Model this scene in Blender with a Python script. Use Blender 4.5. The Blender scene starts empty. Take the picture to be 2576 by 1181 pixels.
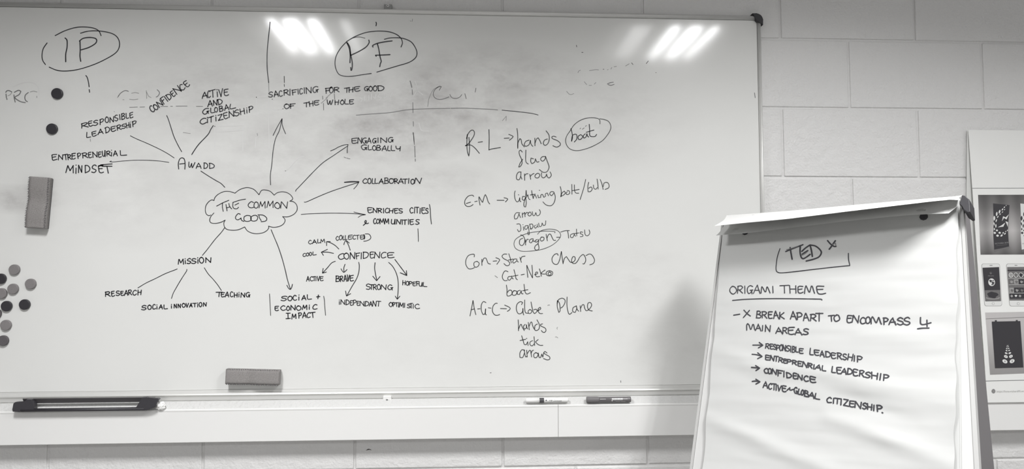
import bpy, bmesh, math, random
from mathutils import Matrix, Vector, noise

# ---------------------------------------------------------------- camera, world, lights, exposure
scene = bpy.context.scene
COL = scene.collection
cam_data = bpy.data.cameras.new('camera')
cam = bpy.data.objects.new('camera', cam_data)
COL.objects.link(cam)
cam_data.sensor_width = 36.0
cam_data.lens = 26.255
cam_data.clip_start = 0.05
PITCH, ROLL, YAW = 0.052431, 0.0021121, -0.0585659
cam.matrix_world = (Matrix.Translation((1.243696, -2.320802, 1.493532)) @ Matrix.Rotation(YAW, 4, 'Z')
                    @ Matrix.Rotation(PITCH, 4, 'X') @ Matrix.Rotation(ROLL, 4, 'Y') @ Matrix.Rotation(math.pi / 2, 4, 'X'))
scene.camera = cam

world = bpy.data.worlds.new('world')
scene.world = world
world.use_nodes = True
world.node_tree.nodes['Background'].inputs['Color'].default_value = (0.9, 0.9, 0.88, 1)
world.node_tree.nodes['Background'].inputs['Strength'].default_value = 0.3

scene.view_settings.view_transform = 'Standard'
scene.view_settings.look = 'None'
scene.view_settings.gamma = 1.0
scene.view_settings.use_curve_mapping = False
scene.view_settings.exposure = 0.29

CEILING = 2.70
FIXTURES = [(0.46, -1.45), (2.24, -1.45)]
FAR_AND_FILL_LAMPS = [(-1.2, -4.3), (0.46, -4.3), (2.24, -4.3), (3.9, -4.3), (4.02, -1.45)]  # last one is an unseen lamp added to brighten the right-hand wall


def area_light(name, x, y, sx, sy, power, spread):
    l = bpy.data.lights.new(name, 'AREA')
    l.shape = 'RECTANGLE'
    l.size = sx
    l.size_y = sy
    l.energy = power
    l.spread = math.radians(spread)
    l.color = (1.0, 0.998, 1.0)
    o = bpy.data.objects.new(name, l)
    o.location = (x, y, CEILING - 0.020)
    COL.objects.link(o)
    return o


# the lamps behind each louvre: (offset from the middle of the fitting, width, share of the light)
STRIPS = [[(-0.140, 0.038, 0.25), (-0.050, 0.066, 0.46), (0.052, 0.044, 0.31), (0.20, 0.04, 0.06)],
          [(0.200, 0.038, 0.21), (0.105, 0.066, 0.38), (0.005, 0.044, 0.26), (-0.16, 0.09, 0.10)]]
for (x, y), strips in zip(FIXTURES, STRIPS):
    for dx, w, share in strips:
        area_light('ceiling_lamp_light', x + dx, y, w, 0.52, 27 * share, 152)
for x, y in FAR_AND_FILL_LAMPS:
    area_light('ceiling_lamp_light', x, y, 0.5, 0.5, 31 * (0.45 if y > -2 else 1.0), 150)

# ---------------------------------------------------------------- helpers
MATS = {}


def mat(name, color, rough=0.6, metal=0.0, coat=0.0, coat_rough=0.1, emit=None, strength=0.0, spec=0.5,
        bump=None, speckle=None):
    if name in MATS:
        return MATS[name]
    m = bpy.data.materials.new(name)
    m.use_nodes = True
    nt = m.node_tree
    b = nt.nodes['Principled BSDF']
    b.inputs['Base Color'].default_value = (*color, 1)
    b.inputs['Roughness'].default_value = rough
    b.inputs['Metallic'].default_value = metal
    b.inputs['Specular IOR Level'].default_value = spec
    b.inputs['Coat Weight'].default_value = coat
    b.inputs['Coat Roughness'].default_value = coat_rough
    if emit:
        b.inputs['Emission Color'].default_value = (*emit, 1)
        b.inputs['Emission Strength'].default_value = strength
    if bump or speckle:
        geo = nt.nodes.new('ShaderNodeNewGeometry')
        prev = None
        for scale, dist, detail in (bump or []):
            n = nt.nodes.new('ShaderNodeTexNoise')
            n.inputs['Scale'].default_value = scale
            n.inputs['Detail'].default_value = detail
            nt.links.new(geo.outputs['Position'], n.inputs['Vector'])
            bp = nt.nodes.new('ShaderNodeBump')
            bp.inputs['Strength'].default_value = 1.0
            bp.inputs['Distance'].default_value = dist
            nt.links.new(n.outputs['Fac'], bp.inputs['Height'])
            if prev:
                nt.links.new(prev.outputs['Normal'], bp.inputs['Normal'])
            prev = bp
        if prev:
            nt.links.new(prev.outputs['Normal'], b.inputs['Normal'])
        if speckle:
            scale, amount = speckle
            n = nt.nodes.new('ShaderNodeTexNoise')
            n.inputs['Scale'].default_value = scale
            n.inputs['Detail'].default_value = 4
            nt.links.new(geo.outputs['Position'], n.inputs['Vector'])
            r = nt.nodes.new('ShaderNodeValToRGB')
            r.color_ramp.elements[0].position = 0.3
            r.color_ramp.elements[1].position = 0.7
            r.color_ramp.elements[0].color = (*[c * (1 - amount) for c in color], 1)
            r.color_ramp.elements[1].color = (*[min(1, c * (1 + amount)) for c in color], 1)
            nt.links.new(n.outputs['Fac'], r.inputs['Fac'])
            nt.links.new(r.outputs['Color'], b.inputs['Base Color'])
    MATS[name] = m
    return m


def obj(name, bm, m, parent=None, smooth=False, matrix=None):
    me = bpy.data.meshes.new(name)
    bmesh.ops.recalc_face_normals(bm, faces=bm.faces)
    if smooth:
        for f in bm.faces:
            f.smooth = True
    bm.to_mesh(me)
    bm.free()
    me.materials.append(m)
    o = bpy.data.objects.new(name, me)
    COL.objects.link(o)
    if matrix is not None:
        o.matrix_world = matrix
    if parent:
        o.parent = parent
    return o


def tag(o, label=None, cat=None, group=None, kind=None):
    if label:
        o['label'] = label
    if cat:
        o['category'] = cat
    if group:
        o['group'] = group
    if kind:
        o['kind'] = kind
    return o


def thing(name, label, cat, loc=(0, 0, 0), group=None, matrix=None):
    o = bpy.data.objects.new(name, None)
    o.empty_display_size = 0.05
    COL.objects.link(o)
    if matrix is not None:
        o.matrix_world = matrix
    else:
        o.location = loc
    return tag(o, label, cat, group)


def new():
    return bmesh.new()


def add_box(bm, x0, x1, y0, y1, z0, z1, bevel=0.0, seg=1):
    vs = [bm.verts.new((x, y, z)) for x in (x0, x1) for y in (y0, y1) for z in (z0, z1)]
    idx = [(0, 1, 3, 2), (4, 6, 7, 5), (0, 4, 5, 1), (2, 3, 7, 6), (0, 2, 6, 4), (1, 5, 7, 3)]
    fs = [bm.faces.new([vs[i] for i in f]) for f in idx]
    if bevel:
        es = list({e for f in fs for e in f.edges})
        bmesh.ops.bevel(bm, geom=es, offset=bevel, segments=seg, profile=0.5, affect='EDGES')
    return bm


def add_prism(bm, pts, y0, y1, bevel=0.0, seg=2):
    """outline in (x, z) extruded along y"""
    a = [bm.verts.new((x, y0, z)) for x, z in pts]
    b = [bm.verts.new((x, y1, z)) for x, z in pts]
    n = len(pts)
    fs = [bm.faces.new(a), bm.faces.new(list(reversed(b)))]
    for i in range(n):
        fs.append(bm.faces.new((a[i], b[i], b[(i + 1) % n], a[(i + 1) % n])))
    if bevel:
        es = [e for e in fs[0].edges]
        bmesh.ops.bevel(bm, geom=es, offset=bevel, segments=seg, profile=0.5, affect='EDGES')
    return bm


def add_profile(bm, prof, x0, x1, axis='x'):
    """closed (y, z) profile swept along x; or (y, x) profile along z"""
    def P(t, p):
        return (t, p[0], p[1]) if axis == 'x' else (p[1], p[0], t)
    a = [bm.verts.new(P(x0, p)) for p in prof]
    b = [bm.verts.new(P(x1, p)) for p in prof]
    n = len(prof)
    bm.faces.new(a)
    bm.faces.new(list(reversed(b)))
    for i in range(n):
        bm.faces.new((a[i], b[i], b[(i + 1) % n], a[(i + 1) % n]))
    return bm


def add_tube(bm, p, q, r, r2=None, seg=16, caps=True):
    p, q = Vector(p), Vector(q)
    r2 = r if r2 is None else r2
    d = (q - p).normalized()
    u = d.orthogonal().normalized()
    v = d.cross(u)
    A, B = [], []
    for i in range(seg):
        t = 2 * math.pi * i / seg
        w = u * math.cos(t) + v * math.sin(t)
        A.append(bm.verts.new(p + w * r))
        B.append(bm.verts.new(q + w * r2))
    for i in range(seg):
        bm.faces.new((A[i], A[(i + 1) % seg], B[(i + 1) % seg], B[i]))
    if caps:
        bm.faces.new(list(reversed(A)))
        bm.faces.new(B)
    return bm


def add_lathe(bm, prof, origin, axis, seg=24):
    """prof: (radius, distance along axis) list; closed at both ends"""
    o, d = Vector(origin), Vector(axis).normalized()
    u = d.orthogonal().normalized()
    v = d.cross(u)
    rings = []
    for r, h in prof:
        rings.append([bm.verts.new(o + d * h + (u * math.cos(2 * math.pi * i / seg) + v * math.sin(2 * math.pi * i / seg)) * r)
                      for i in range(seg)])
    for A, B in zip(rings, rings[1:]):
        for i in range(seg):
            bm.faces.new((A[i], A[(i + 1) % seg], B[(i + 1) % seg], B[i]))
    bm.faces.new(list(reversed(rings[0])))
    bm.faces.new(rings[-1])
    return bm


# ---------------------------------------------------------------- materials
PAINT = mat('painted_blockwork', (0.745, 0.742, 0.733), 0.48, bump=[(38, 0.0035, 3), (150, 0.0016, 4)])
ROUGH = mat('rough_painted_plaster', (0.64, 0.64, 0.63), 0.6, bump=[(90, 0.004, 4)])
CEIL = mat('ceiling_white', (0.70, 0.70, 0.70), 0.9)
PLASTER = mat('side_wall_paint', (0.45, 0.45, 0.45), 0.85)
FLOOR = mat('grey_carpet', (0.22, 0.215, 0.21), 0.95, speckle=(300, 0.3))
TRUNK = mat('white_plastic', (0.84, 0.84, 0.825), 0.42, bump=[(6, 0.0006, 2)])
ALU = mat('satin_aluminium', (0.62, 0.62, 0.61), 0.38, metal=0.75)
ALU_LIGHT = mat('pale_aluminium', (0.74, 0.74, 0.72), 0.4, metal=0.4)
BLACK = mat('black_plastic', (0.030, 0.029, 0.034), 0.5)
BLACK_SATIN = mat('black_satin_plastic', (0.042, 0.040, 0.046), 0.35, bump=[(900, 0.0004, 2)])
WHITE = mat('white_enamel', (0.83, 0.83, 0.815), 0.35)
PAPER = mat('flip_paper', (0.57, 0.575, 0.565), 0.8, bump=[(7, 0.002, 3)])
LIT_PAPER = mat('lit_fold_paper', (0.80, 0.80, 0.79), 0.75)  # same pad paper, made paler to paint in light on the upturned fold
POSTER = mat('poster_paper', (0.83, 0.835, 0.815), 0.7)
TISSUE = mat('white_tissue', (0.9, 0.9, 0.88), 0.9)
INKS = {
    'k': mat('black_ink', (0.025, 0.025, 0.030), 0.45),
    'g': mat('worn_ink', (0.072, 0.074, 0.074), 0.55),
    'd': mat('dry_ink', (0.19, 0.19, 0.19), 0.6),
    'w': mat('pale_wipe', (0.72, 0.72, 0.71), 0.5),
    'f': mat('ghost_ink', (0.34, 0.34, 0.335), 0.6),
    'b': mat('felt_pen_ink', (0.035, 0.035, 0.042), 0.7),
}


def board_material():
    """white enamel with wiped marker smears (kept in the board's own coordinates)"""
    m = bpy.data.materials.new('whiteboard_enamel')
    m.use_nodes = True
    nt = m.node_tree
    N, L = nt.nodes, nt.links
    b = N['Principled BSDF']
    b.inputs['Roughness'].default_value = 0.5
    b.inputs['Specular IOR Level'].default_value = 0.2
    b.inputs['Coat Weight'].default_value = 1.0
    b.inputs['Coat Roughness'].default_value = 0.092
    geo = N.new('ShaderNodeNewGeometry')
    sep = N.new('ShaderNodeSeparateXYZ')
    L.new(geo.outputs['Position'], sep.inputs[0])

    def math_(op, a, bb=None, clamp=False):
        n = N.new('ShaderNodeMath')
        n.operation = op
        n.use_clamp = clamp
        for i, v in enumerate((a, bb)):
            if v is None:
                continue
            if isinstance(v, (int, float)):
                n.inputs[i].default_value = v
            else:
                L.new(v, n.inputs[i])
        return n.outputs[0]

    def blob(cx, cz, rx, rz):
        dx = math_('DIVIDE', math_('SUBTRACT', sep.outputs[0], cx), rx)
        dz = math_('DIVIDE', math_('SUBTRACT', sep.outputs[2], cz), rz)
        s = math_('ADD', math_('MULTIPLY', dx, dx), math_('MULTIPLY', dz, dz))
        return math_('SUBTRACT', 1.0, s, clamp=True)

    def noise_(scale, stretch, rot=0.0, detail=5, lo=0.4, hi=0.7):
        mp = N.new('ShaderNodeMapping')
        mp.inputs['Scale'].default_value = stretch
        mp.inputs['Rotation'].default_value = (0, rot, 0)
        L.new(geo.outputs['Position'], mp.inputs['Vector'])
        n = N.new('ShaderNodeTexNoise')
        n.inputs['Scale'].default_value = scale
        n.inputs['Detail'].default_value = detail
        n.inputs['Roughness'].default_value = 0.62
        L.new(mp.outputs[0], n.inputs['Vector'])
        r = N.new('ShaderNodeMapRange')
        r.inputs['From Min'].default_value = lo
        r.inputs['From Max'].default_value = hi
        L.new(n.outputs['Fac'], r.inputs['Value'])
        return r.outputs[0]

    zones = None
    for cx, cz, rx, rz, k in [(1.12, 2.02, 0.42, 0.16, 1.0), (0.98, 1.93, 0.30, 0.13, 1.0), (1.30, 2.10, 0.35, 0.13, 0.8), (0.72, 1.88, 0.28, 0.15, 0.6),
                              (0.52, 2.02, 0.45, 0.22, 0.5), (1.05, 1.78, 0.30, 0.08, 0.6), (1.55, 1.98, 0.45, 0.2, 0.35),
                              (0.60, 1.80, 0.30, 0.16, 0.45), (0.20, 1.75, 0.35, 0.2, 0.3), (-0.10, 1.72, 0.16, 0.05, 0.8),
                              (1.75, 1.45, 0.25, 0.2, 0.22), (1.05, 1.22, 0.5, 0.2, 0.10), (1.85, 1.25, 0.25, 0.15, 0.2)]:
        z = math_('MULTIPLY', blob(cx, cz, rx, rz), k)
        zones = z if zones is None else math_('MAXIMUM', zones, z)
    streak = noise_(5.5, (1.0, 1, 1.7), 0.5)
    wipe = noise_(15.0, (0.8, 1, 1.8), -0.5, 6, 0.48, 0.72)
    fine = noise_(45.0, (1, 1, 1), 0.0, 4, 0.5, 0.8)
    mix = math_('ADD', math_('MULTIPLY', streak, 0.55), math_('MULTIPLY', wipe, 0.30))
    mix = math_('ADD', mix, math_('MULTIPLY', fine, 0.12))
    dirt = math_('MULTIPLY', zones, math_('ADD', math_('MULTIPLY', mix, 1.0), 0.14), clamp=True)
    base = math_('MULTIPLY', noise_(3.0, (1, 1, 1.6), 0.3, 4, 0.35, 0.8), 0.035)
    dirt = math_('ADD', dirt, base, clamp=True)
    cr = N.new('ShaderNodeMix')
    cr.data_type = 'RGBA'
    cr.inputs['A'].default_value = (0.80, 0.805, 0.785, 1)
    cr.inputs['B'].default_value = (0.40, 0.385, 0.38, 1)
    L.new(dirt, cr.inputs['Factor'])
    L.new(cr.outputs['Result'], b.inputs['Base Color'])
    return m


BOARD = board_material()

# ---------------------------------------------------------------- the room
rng = random.Random(7)
bm = new()
add_box(bm, -1.8, 4.5, 0.0045, 0.16, 0.0, CEILING)
wall = tag(obj('wall_back', bm, PAINT), kind='structure')


def block_mesh(w, seed):
    r = random.Random(seed)
    g = 0.0035
    bm = new()
    add_box(bm, g, w - g, 0.0, 0.05, g, 0.225 - g, 0.0028, 2)
    for v in bm.verts:
        if v.co.y < 0.02:
            v.co.x += r.uniform(-0.0008, 0.0008)
            v.co.z += r.uniform(-0.0006, 0.0006)
    bmesh.ops.recalc_face_normals(bm, faces=bm.faces)
    me = bpy.data.meshes.new('block')
    bm.to_mesh(me)
    bm.free()
    me.materials.append(PAINT)
    for p in me.polygons:
        p.use_smooth = False
    return me


full = [block_mesh(0.45, s) for s in range(6)]
half = block_mesh(0.225, 9)
for row in range(12):
    x = -1.8
    seq = ([0.45] * 14) if row % 2 == 0 else ([0.225] + [0.45] * 13 + [0.225])
    for w in seq:
        o = bpy.data.objects.new('block', full[rng.randrange(6)] if w > 0.3 else half)
        o.location = (x, rng.uniform(-0.0007, 0.0007), row * 0.225)
        o.parent = wall
        COL.objects.link(o)
        x += w

for name, b in (('floor', (-1.9, 4.6, -6.2, 0.16, -0.1, 0.0)), ('ceiling', (-1.9, 4.6, -6.2, 0.16, CEILING, CEILING + 0.1)),
                ('wall_left', (-1.9, -1.8, -6.2, 0.16, 0.0, CEILING)), ('wall_right', (4.5, 4.6, -6.2, 0.16, 0.0, CEILING)),
                ('wall_front', (-1.8, 4.5, -6.2, -6.1, 0.0, CEILING))):
    bm = add_box(new(), *b)
    tag(obj(name, bm, {'floor': FLOOR, 'ceiling': CEIL}.get(name, PLASTER)), kind='structure')

# ceiling fittings (recessed louvre lights, seen only as reflections in the board)
TUBE_POWER = 2
TUBE_ON = mat('lamp_tube_lit', (1, 1, 1), 0.5, emit=(1, 0.995, 0.98), strength=TUBE_POWER)
TUBE_DIM = mat('lamp_tube_dim', (1, 1, 1), 0.5, emit=(1, 0.995, 0.98), strength=TUBE_POWER * 0.42)
FAINT = mat('lamp_reflector', (0.85, 0.85, 0.84), 0.3, emit=(1, 0.995, 0.98), strength=TUBE_POWER * 0.5)


def fitting(x, y, strips, label):
    t = thing('ceiling_light', label, 'light', (x, y, CEILING), 'louvre lights in the ceiling')
    bm = new()
    for a in (-1, 1):
        add_box(bm, a * 0.30 - 0.012, a * 0.30 + 0.012, -0.312, 0.312, -0.02, 0.0)
        add_box(bm, -0.30, 0.30, a * 0.30 - 0.012, a * 0.30 + 0.012, -0.02, 0.0)
    obj('frame', bm, WHITE, t)
    bm = add_box(new(), -0.285, 0.285, -0.285, 0.285, -0.004, -0.0005)
    obj('reflector', bm, FAINT, t)
    for cx, w, m in strips:
        bm = new()
        n = 10
        prof = [(cx + w / 2 * math.cos(math.pi * i / n), -0.006 - 0.008 * math.sin(math.pi * i / n)) for i in range(n + 1)]
        add_prism(bm, prof, -0.262, 0.262)
        obj('lamp_tube', bm, m, t)


fitting(0.46, -1.45, [(-0.135, 0.045, TUBE_ON), (-0.045, 0.075, TUBE_ON), (0.055, 0.055, TUBE_ON), (0.20, 0.05, TUBE_DIM)],
        'square louvre light in the ceiling above the left half of the whiteboard')
fitting(2.24, -1.45, [(0.195, 0.045, TUBE_ON), (0.105, 0.075, TUBE_ON), (0.01, 0.055, TUBE_ON), (-0.16, 0.10, TUBE_DIM)],
        'square louvre light in the ceiling above the right end of the whiteboard')

# dado trunking under the board
bm = new()
add_profile(bm, [(-0.0, 1.0015), (-0.0465, 1.0015), (-0.0465, 1.0945), (0.0, 1.0955)], -1.8, 4.5)
trunk = tag(obj('trim_1', bm, TRUNK), kind='structure')
for x0, x1 in ((-1.799, 1.5148), (1.5164, 4.499)):
    prof = [(-0.0465, 1.0), (-0.0488, 1.0), (-0.05, 1.0012), (-0.05, 1.0900), (-0.0508, 1.0915), (-0.0508, 1.0950), (-0.0492, 1.0968), (-0.0420, 1.0968), (-0.0410, 1.0950), (-0.0465, 1.0945)]
    bm = add_profile(new(), prof, x0, x1)
    obj('cover_panel', bm, TRUNK, trunk)

bm = add_profile(new(), [(-0.0010, 1.0960), (-0.0445, 1.0960), (-0.0448, 1.0972), (-0.0400, 1.1030), (-0.0350, 1.1085), (-0.0285, 1.1162), (-0.0010, 1.1166)], -1.799, 4.499)
obj('added_fillet', bm, ROUGH, trunk)  # slope added so the strip under the board catches lamp light

# ---------------------------------------------------------------- the whiteboard
wb = thing('whiteboard', 'large wall-mounted whiteboard covered in marker notes with thin aluminium frame', 'whiteboard', (0.98, 0, 1.117))
W0 = wb.matrix_basis.copy()
INV = Matrix.Translation((-0.98, 0, -1.117))
BX0, BX1, BZ0, BZ1 = -0.222, 2.166, 1.148, 2.303


def wpart(name, bm, m, smooth=False, parent=None):
    bm.transform(INV)
    return obj(name, bm, m, parent or wb, smooth)


bm = add_box(new(), BX0, BX1, -0.015, -0.004, BZ0, BZ1)
wpart('writing_surface', bm, BOARD)


def rail_prof(z0, z1, front=-0.026):
    """rounded (y, z) rail profile from inner edge z0 to outer edge z1"""
    n = 8
    pts = [(-0.002, z1), (-0.002, z0), (-0.0185, z0), (-0.0205, z0 + (z1 - z0) * 0.10)]
    for i in range(n + 1):
        t = i / n
        a = math.pi / 2 * t
        pts.append((-0.002 - (-(front) - 0.002) * math.cos(a) if t > 0 else front, z0 + (z1 - z0) * (0.42 + 0.58 * math.sin(a))))
    return pts


bm = add_profile(new(), rail_prof(BZ1 + 0.0008, 2.3205, -0.026), BX0 - 0.014, BX1 + 0.012)
wpart('frame_rail', bm, ALU_LIGHT, True)
bm = add_profile(new(), [(-0.002, 1.117), (-0.019, 1.117), (-0.0205, 1.119), (-0.0205, 1.128), (-0.0225, 1.1305), (-0.026, 1.134), (-0.0245, 1.1375),
                         (-0.0185, 1.1425), (-0.0175, 1.1475), (-0.002, 1.1475)], BX0 - 0.014, BX1 + 0.012)
wpart('frame_rail', bm, ALU_LIGHT)
for x0, x1 in ((BX1 + 0.0008, BX1 + 0.0145), (BX0 - 0.0008, BX0 - 0.0145)):
    bm = add_profile(new(), rail_prof(x0, x1, -0.026), 1.119, 2.319, 'z')
    wpart('frame_rail', bm, ALU_LIGHT, True)
# black corner caps
for sx, X in ((1, 2.1825), (-1, -0.2385)):
    for sz, Z in ((1, 2.3225), (-1, 1.116)):
        r = 0.021
        pts = [(X - sx * 0.034, Z)]
        for i in range(7):
            a = math.pi / 2 * i / 6
            pts.append((X - sx * r + sx * r * math.sin(a), Z - sz * r + sz * r * math.cos(a)))
        pts += [(X, Z - sz * 0.037), (X - sx * 0.010, Z - sz * 0.031), (X - sx * 0.021, Z - sz * 0.024), (X - sx * 0.028, Z - sz * 0.011)]
        bm = add_prism(new(), pts, -0.0285, -0.001, 0.002, 2)
        wpart('corner_cap', bm, BLACK)
# two little wall clips with a screw each
for z0, z1, zs in ((2.318, 2.334, 2.3295), (1.109, 1.126, 1.1145)):
    x = 0.993 if z0 > 2 else 1.0
    bm = add_box(new(), x - 0.0125, x + 0.0125, -0.0305 if z0 < 2 else -0.016, -0.0005, z0, z1, 0.002, 2)
    c = wpart('wall_clip', bm, mat('grey_clip', (0.33, 0.33, 0.325), 0.5) if z0 > 2 else TRUNK)
    yy = -0.0305 if z0 < 2 else -0.016
    bm = new()
    add_lathe(bm, [(0.0042, 0), (0.0042, 0.0008), (0.0034, 0.0014), (0.0022, 0.0012)], (x, yy, zs), (0, -1, 0), 16)
    bm.transform(INV)
    s = obj('screw', bm, mat('screw_steel', (0.8, 0.8, 0.79), 0.3, metal=0.6), c)
    bm = new()
    add_lathe(bm, [(0.0016, 0), (0.0016, 0.0019)], (x, yy, zs), (0, -1, 0), 10)
    bm.transform(INV)
    obj('screw_slot', bm, BLACK, c)


# ---------------------------------------------------------------- handwriting
def smooth_path(P):
    """Catmull-Rom through the points, broken at sharp corners"""
    if len(P) < 3:
        return P
    corners = [0]
    for i in range(1, len(P) - 1):
        a, b = P[i] - P[i - 1], P[i + 1] - P[i]
        if a.length > 1e-9 and b.length > 1e-9 and a.angle(b) > math.radians(88):
            corners.append(i)
    corners.append(len(P) - 1)
    out = [P[0]]
    for s, e in zip(corners, corners[1:]):
        for i in range(s, e):
            p1, p2 = P[i], P[i + 1]
            p0 = P[i - 1] if i > s else p1 - (p2 - p1) * 0.6
            p3 = P[i + 2] if i + 2 <= e else p2 + (p2 - p1) * 0.6
            for k in range(1, 6):
                t = k / 5
                out.append(0.5 * ((2 * p1) + (p2 - p0) * t + (2 * p0 - 5 * p1 + 4 * p2 - p3) * t * t + (3 * p1 - p0 - 3 * p2 + p3) * t ** 3))
    return out


def add_ribbon(bm, P, width, place):
    P = smooth_path(P)
    Q = [P[0]]
    for p in P[1:]:
        if (p - Q[-1]).length > 1e-4:
            Q.append(p)
    if len(Q) < 2:
        Q.append(Q[0] + Vector((0.0006, 0)))
    n = len(Q)
    L, R = [], []
    h0 = width / 2
    for i, p in enumerate(Q):
        d = (Q[min(i + 1, n - 1)] - Q[max(i - 1, 0)]).normalized()
        nrm = Vector((-d.y, d.x))
        h = h0 * (0.94 + 0.12 * noise.noise(Vector((p.x * 60, p.y * 60, 3.1))) + 0.06 * noise.noise(Vector((p.x * 400, p.y * 400, 0))))
        L.append(bm.verts.new(place(p + nrm * h)))
        R.append(bm.verts.new(place(p - nrm * h)))
    for i in range(n - 1):
        bm.faces.new((L[i], R[i], R[i + 1], L[i + 1]))
    for i, j, v1, v2 in ((0, 1, L[0], R[0]), (n - 1, n - 2, R[-1], L[-1])):
        d = (Q[i] - Q[j]).normalized()
        nrm = Vector((-d.y, d.x)) * (1 if i == 0 else 1)
        ring = []
        for k in range(1, 4):
            a = math.pi * k / 4
            ring.append(bm.verts.new(place(Q[i] + (Vector((-d.y, d.x)) * math.cos(a) + d * math.sin(a)) * h0 * 0.94)))
        try:
            if i == 0:
                bm.faces.new([R[0]] + ring + [L[0]])
            else:
                bm.faces.new([L[-1]] + ring + [R[-1]])
        except ValueError:
            pass


def crease(a, z):
    """how far the flip-chart paper stands off, in metres"""
    v = 0.0
    for x0, z0, x1, z1, w, h in CREASES:
        dx, dz = x1 - x0, z1 - z0
        L2 = dx * dx + dz * dz
        t = max(0.0, min(1.0, ((a - x0) * dx + (z - z0) * dz) / L2))
        q = (a - x0 - t * dx) ** 2 + (z - z0 - t * dz) ** 2
        v += h * math.exp(-q / (w * w * 1.5)) * (1.0 - 0.55 * abs(2 * t - 1))
    v += 0.0011 * noise.noise(Vector((a * 5, z * 34, 1.7))) + 0.0004 * noise.noise(Vector((a * 11, z * 80, 4.7)))
    return v * 1.35


CREASES = [(-0.29, -0.54, 0.02, -0.64, 0.016, 0.0045), (0.0, -0.63, 0.28, -0.74, 0.02, 0.004), (-0.1, -0.40, 0.27, -0.47, 0.022, 0.0045),
           (0.02, -0.52, 0.27, -0.60, 0.016, 0.005), (-0.29, -0.36, -0.1, -0.42, 0.02, 0.003), (-0.28, -0.68, 0.1, -0.76, 0.02, 0.004),
           (0.05, -0.22, 0.28, -0.24, 0.018, 0.0018), (0.08, -0.33, 0.28, -0.345, 0.016, 0.0025), (-0.28, -0.80, 0.25, -0.9, 0.03, 0.005),
           (-0.25, -0.24, 0.0, -0.25, 0.014, 0.0012), (0.0, -0.45, 0.2, -0.52, 0.014, -0.002)]

PX = 1 / 800.0
FLIP_LOC = Vector((2.172, -0.456, 1.645))
FLIP_M = (Matrix.Translation(FLIP_LOC) @ Matrix.Rotation(-0.806, 4, 'Z') @ Matrix.Rotation(-0.350, 4, 'X') @ Matrix.Rotation(-0.064, 4, 'Y'))
pad = thing('flipchart_pad', 'white paper flip-chart pad with handwritten origami theme notes, hung on the easel', 'paper pad', matrix=FLIP_M)


def write_ink():
    for line in INK.strip().split('\n'):
        where, name, text, ink, w, strokes = line.split('|')
        bm = new()
        w = float(w)
        for s in strokes.split(';'):
            P = [Vector((int(a) / 1e4, int(b) / 1e4)) for a, b in (q.split(',') for q in s.split(' '))]
            if where == 'B':
                add_ribbon(bm, P, w * PX * 0.80, lambda v: (v.x - 0.98, -0.01535, v.y - 1.117))
            else:
                add_ribbon(bm, P, w * PX * 0.62, lambda v: (v.x, -(0.0094 + crease(v.x, v.y)), v.y))
        o = obj(name, bm, INKS[ink], wb if where == 'B' else pad)
        if name == 'handwritten_word':
            o['label'] = ('marker writing reading ' if where == 'B' else 'felt pen writing reading ') + text
        else:
            o['label'] = text
        if name.startswith('faded'):
            o['kind'] = 'stuff'



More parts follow.
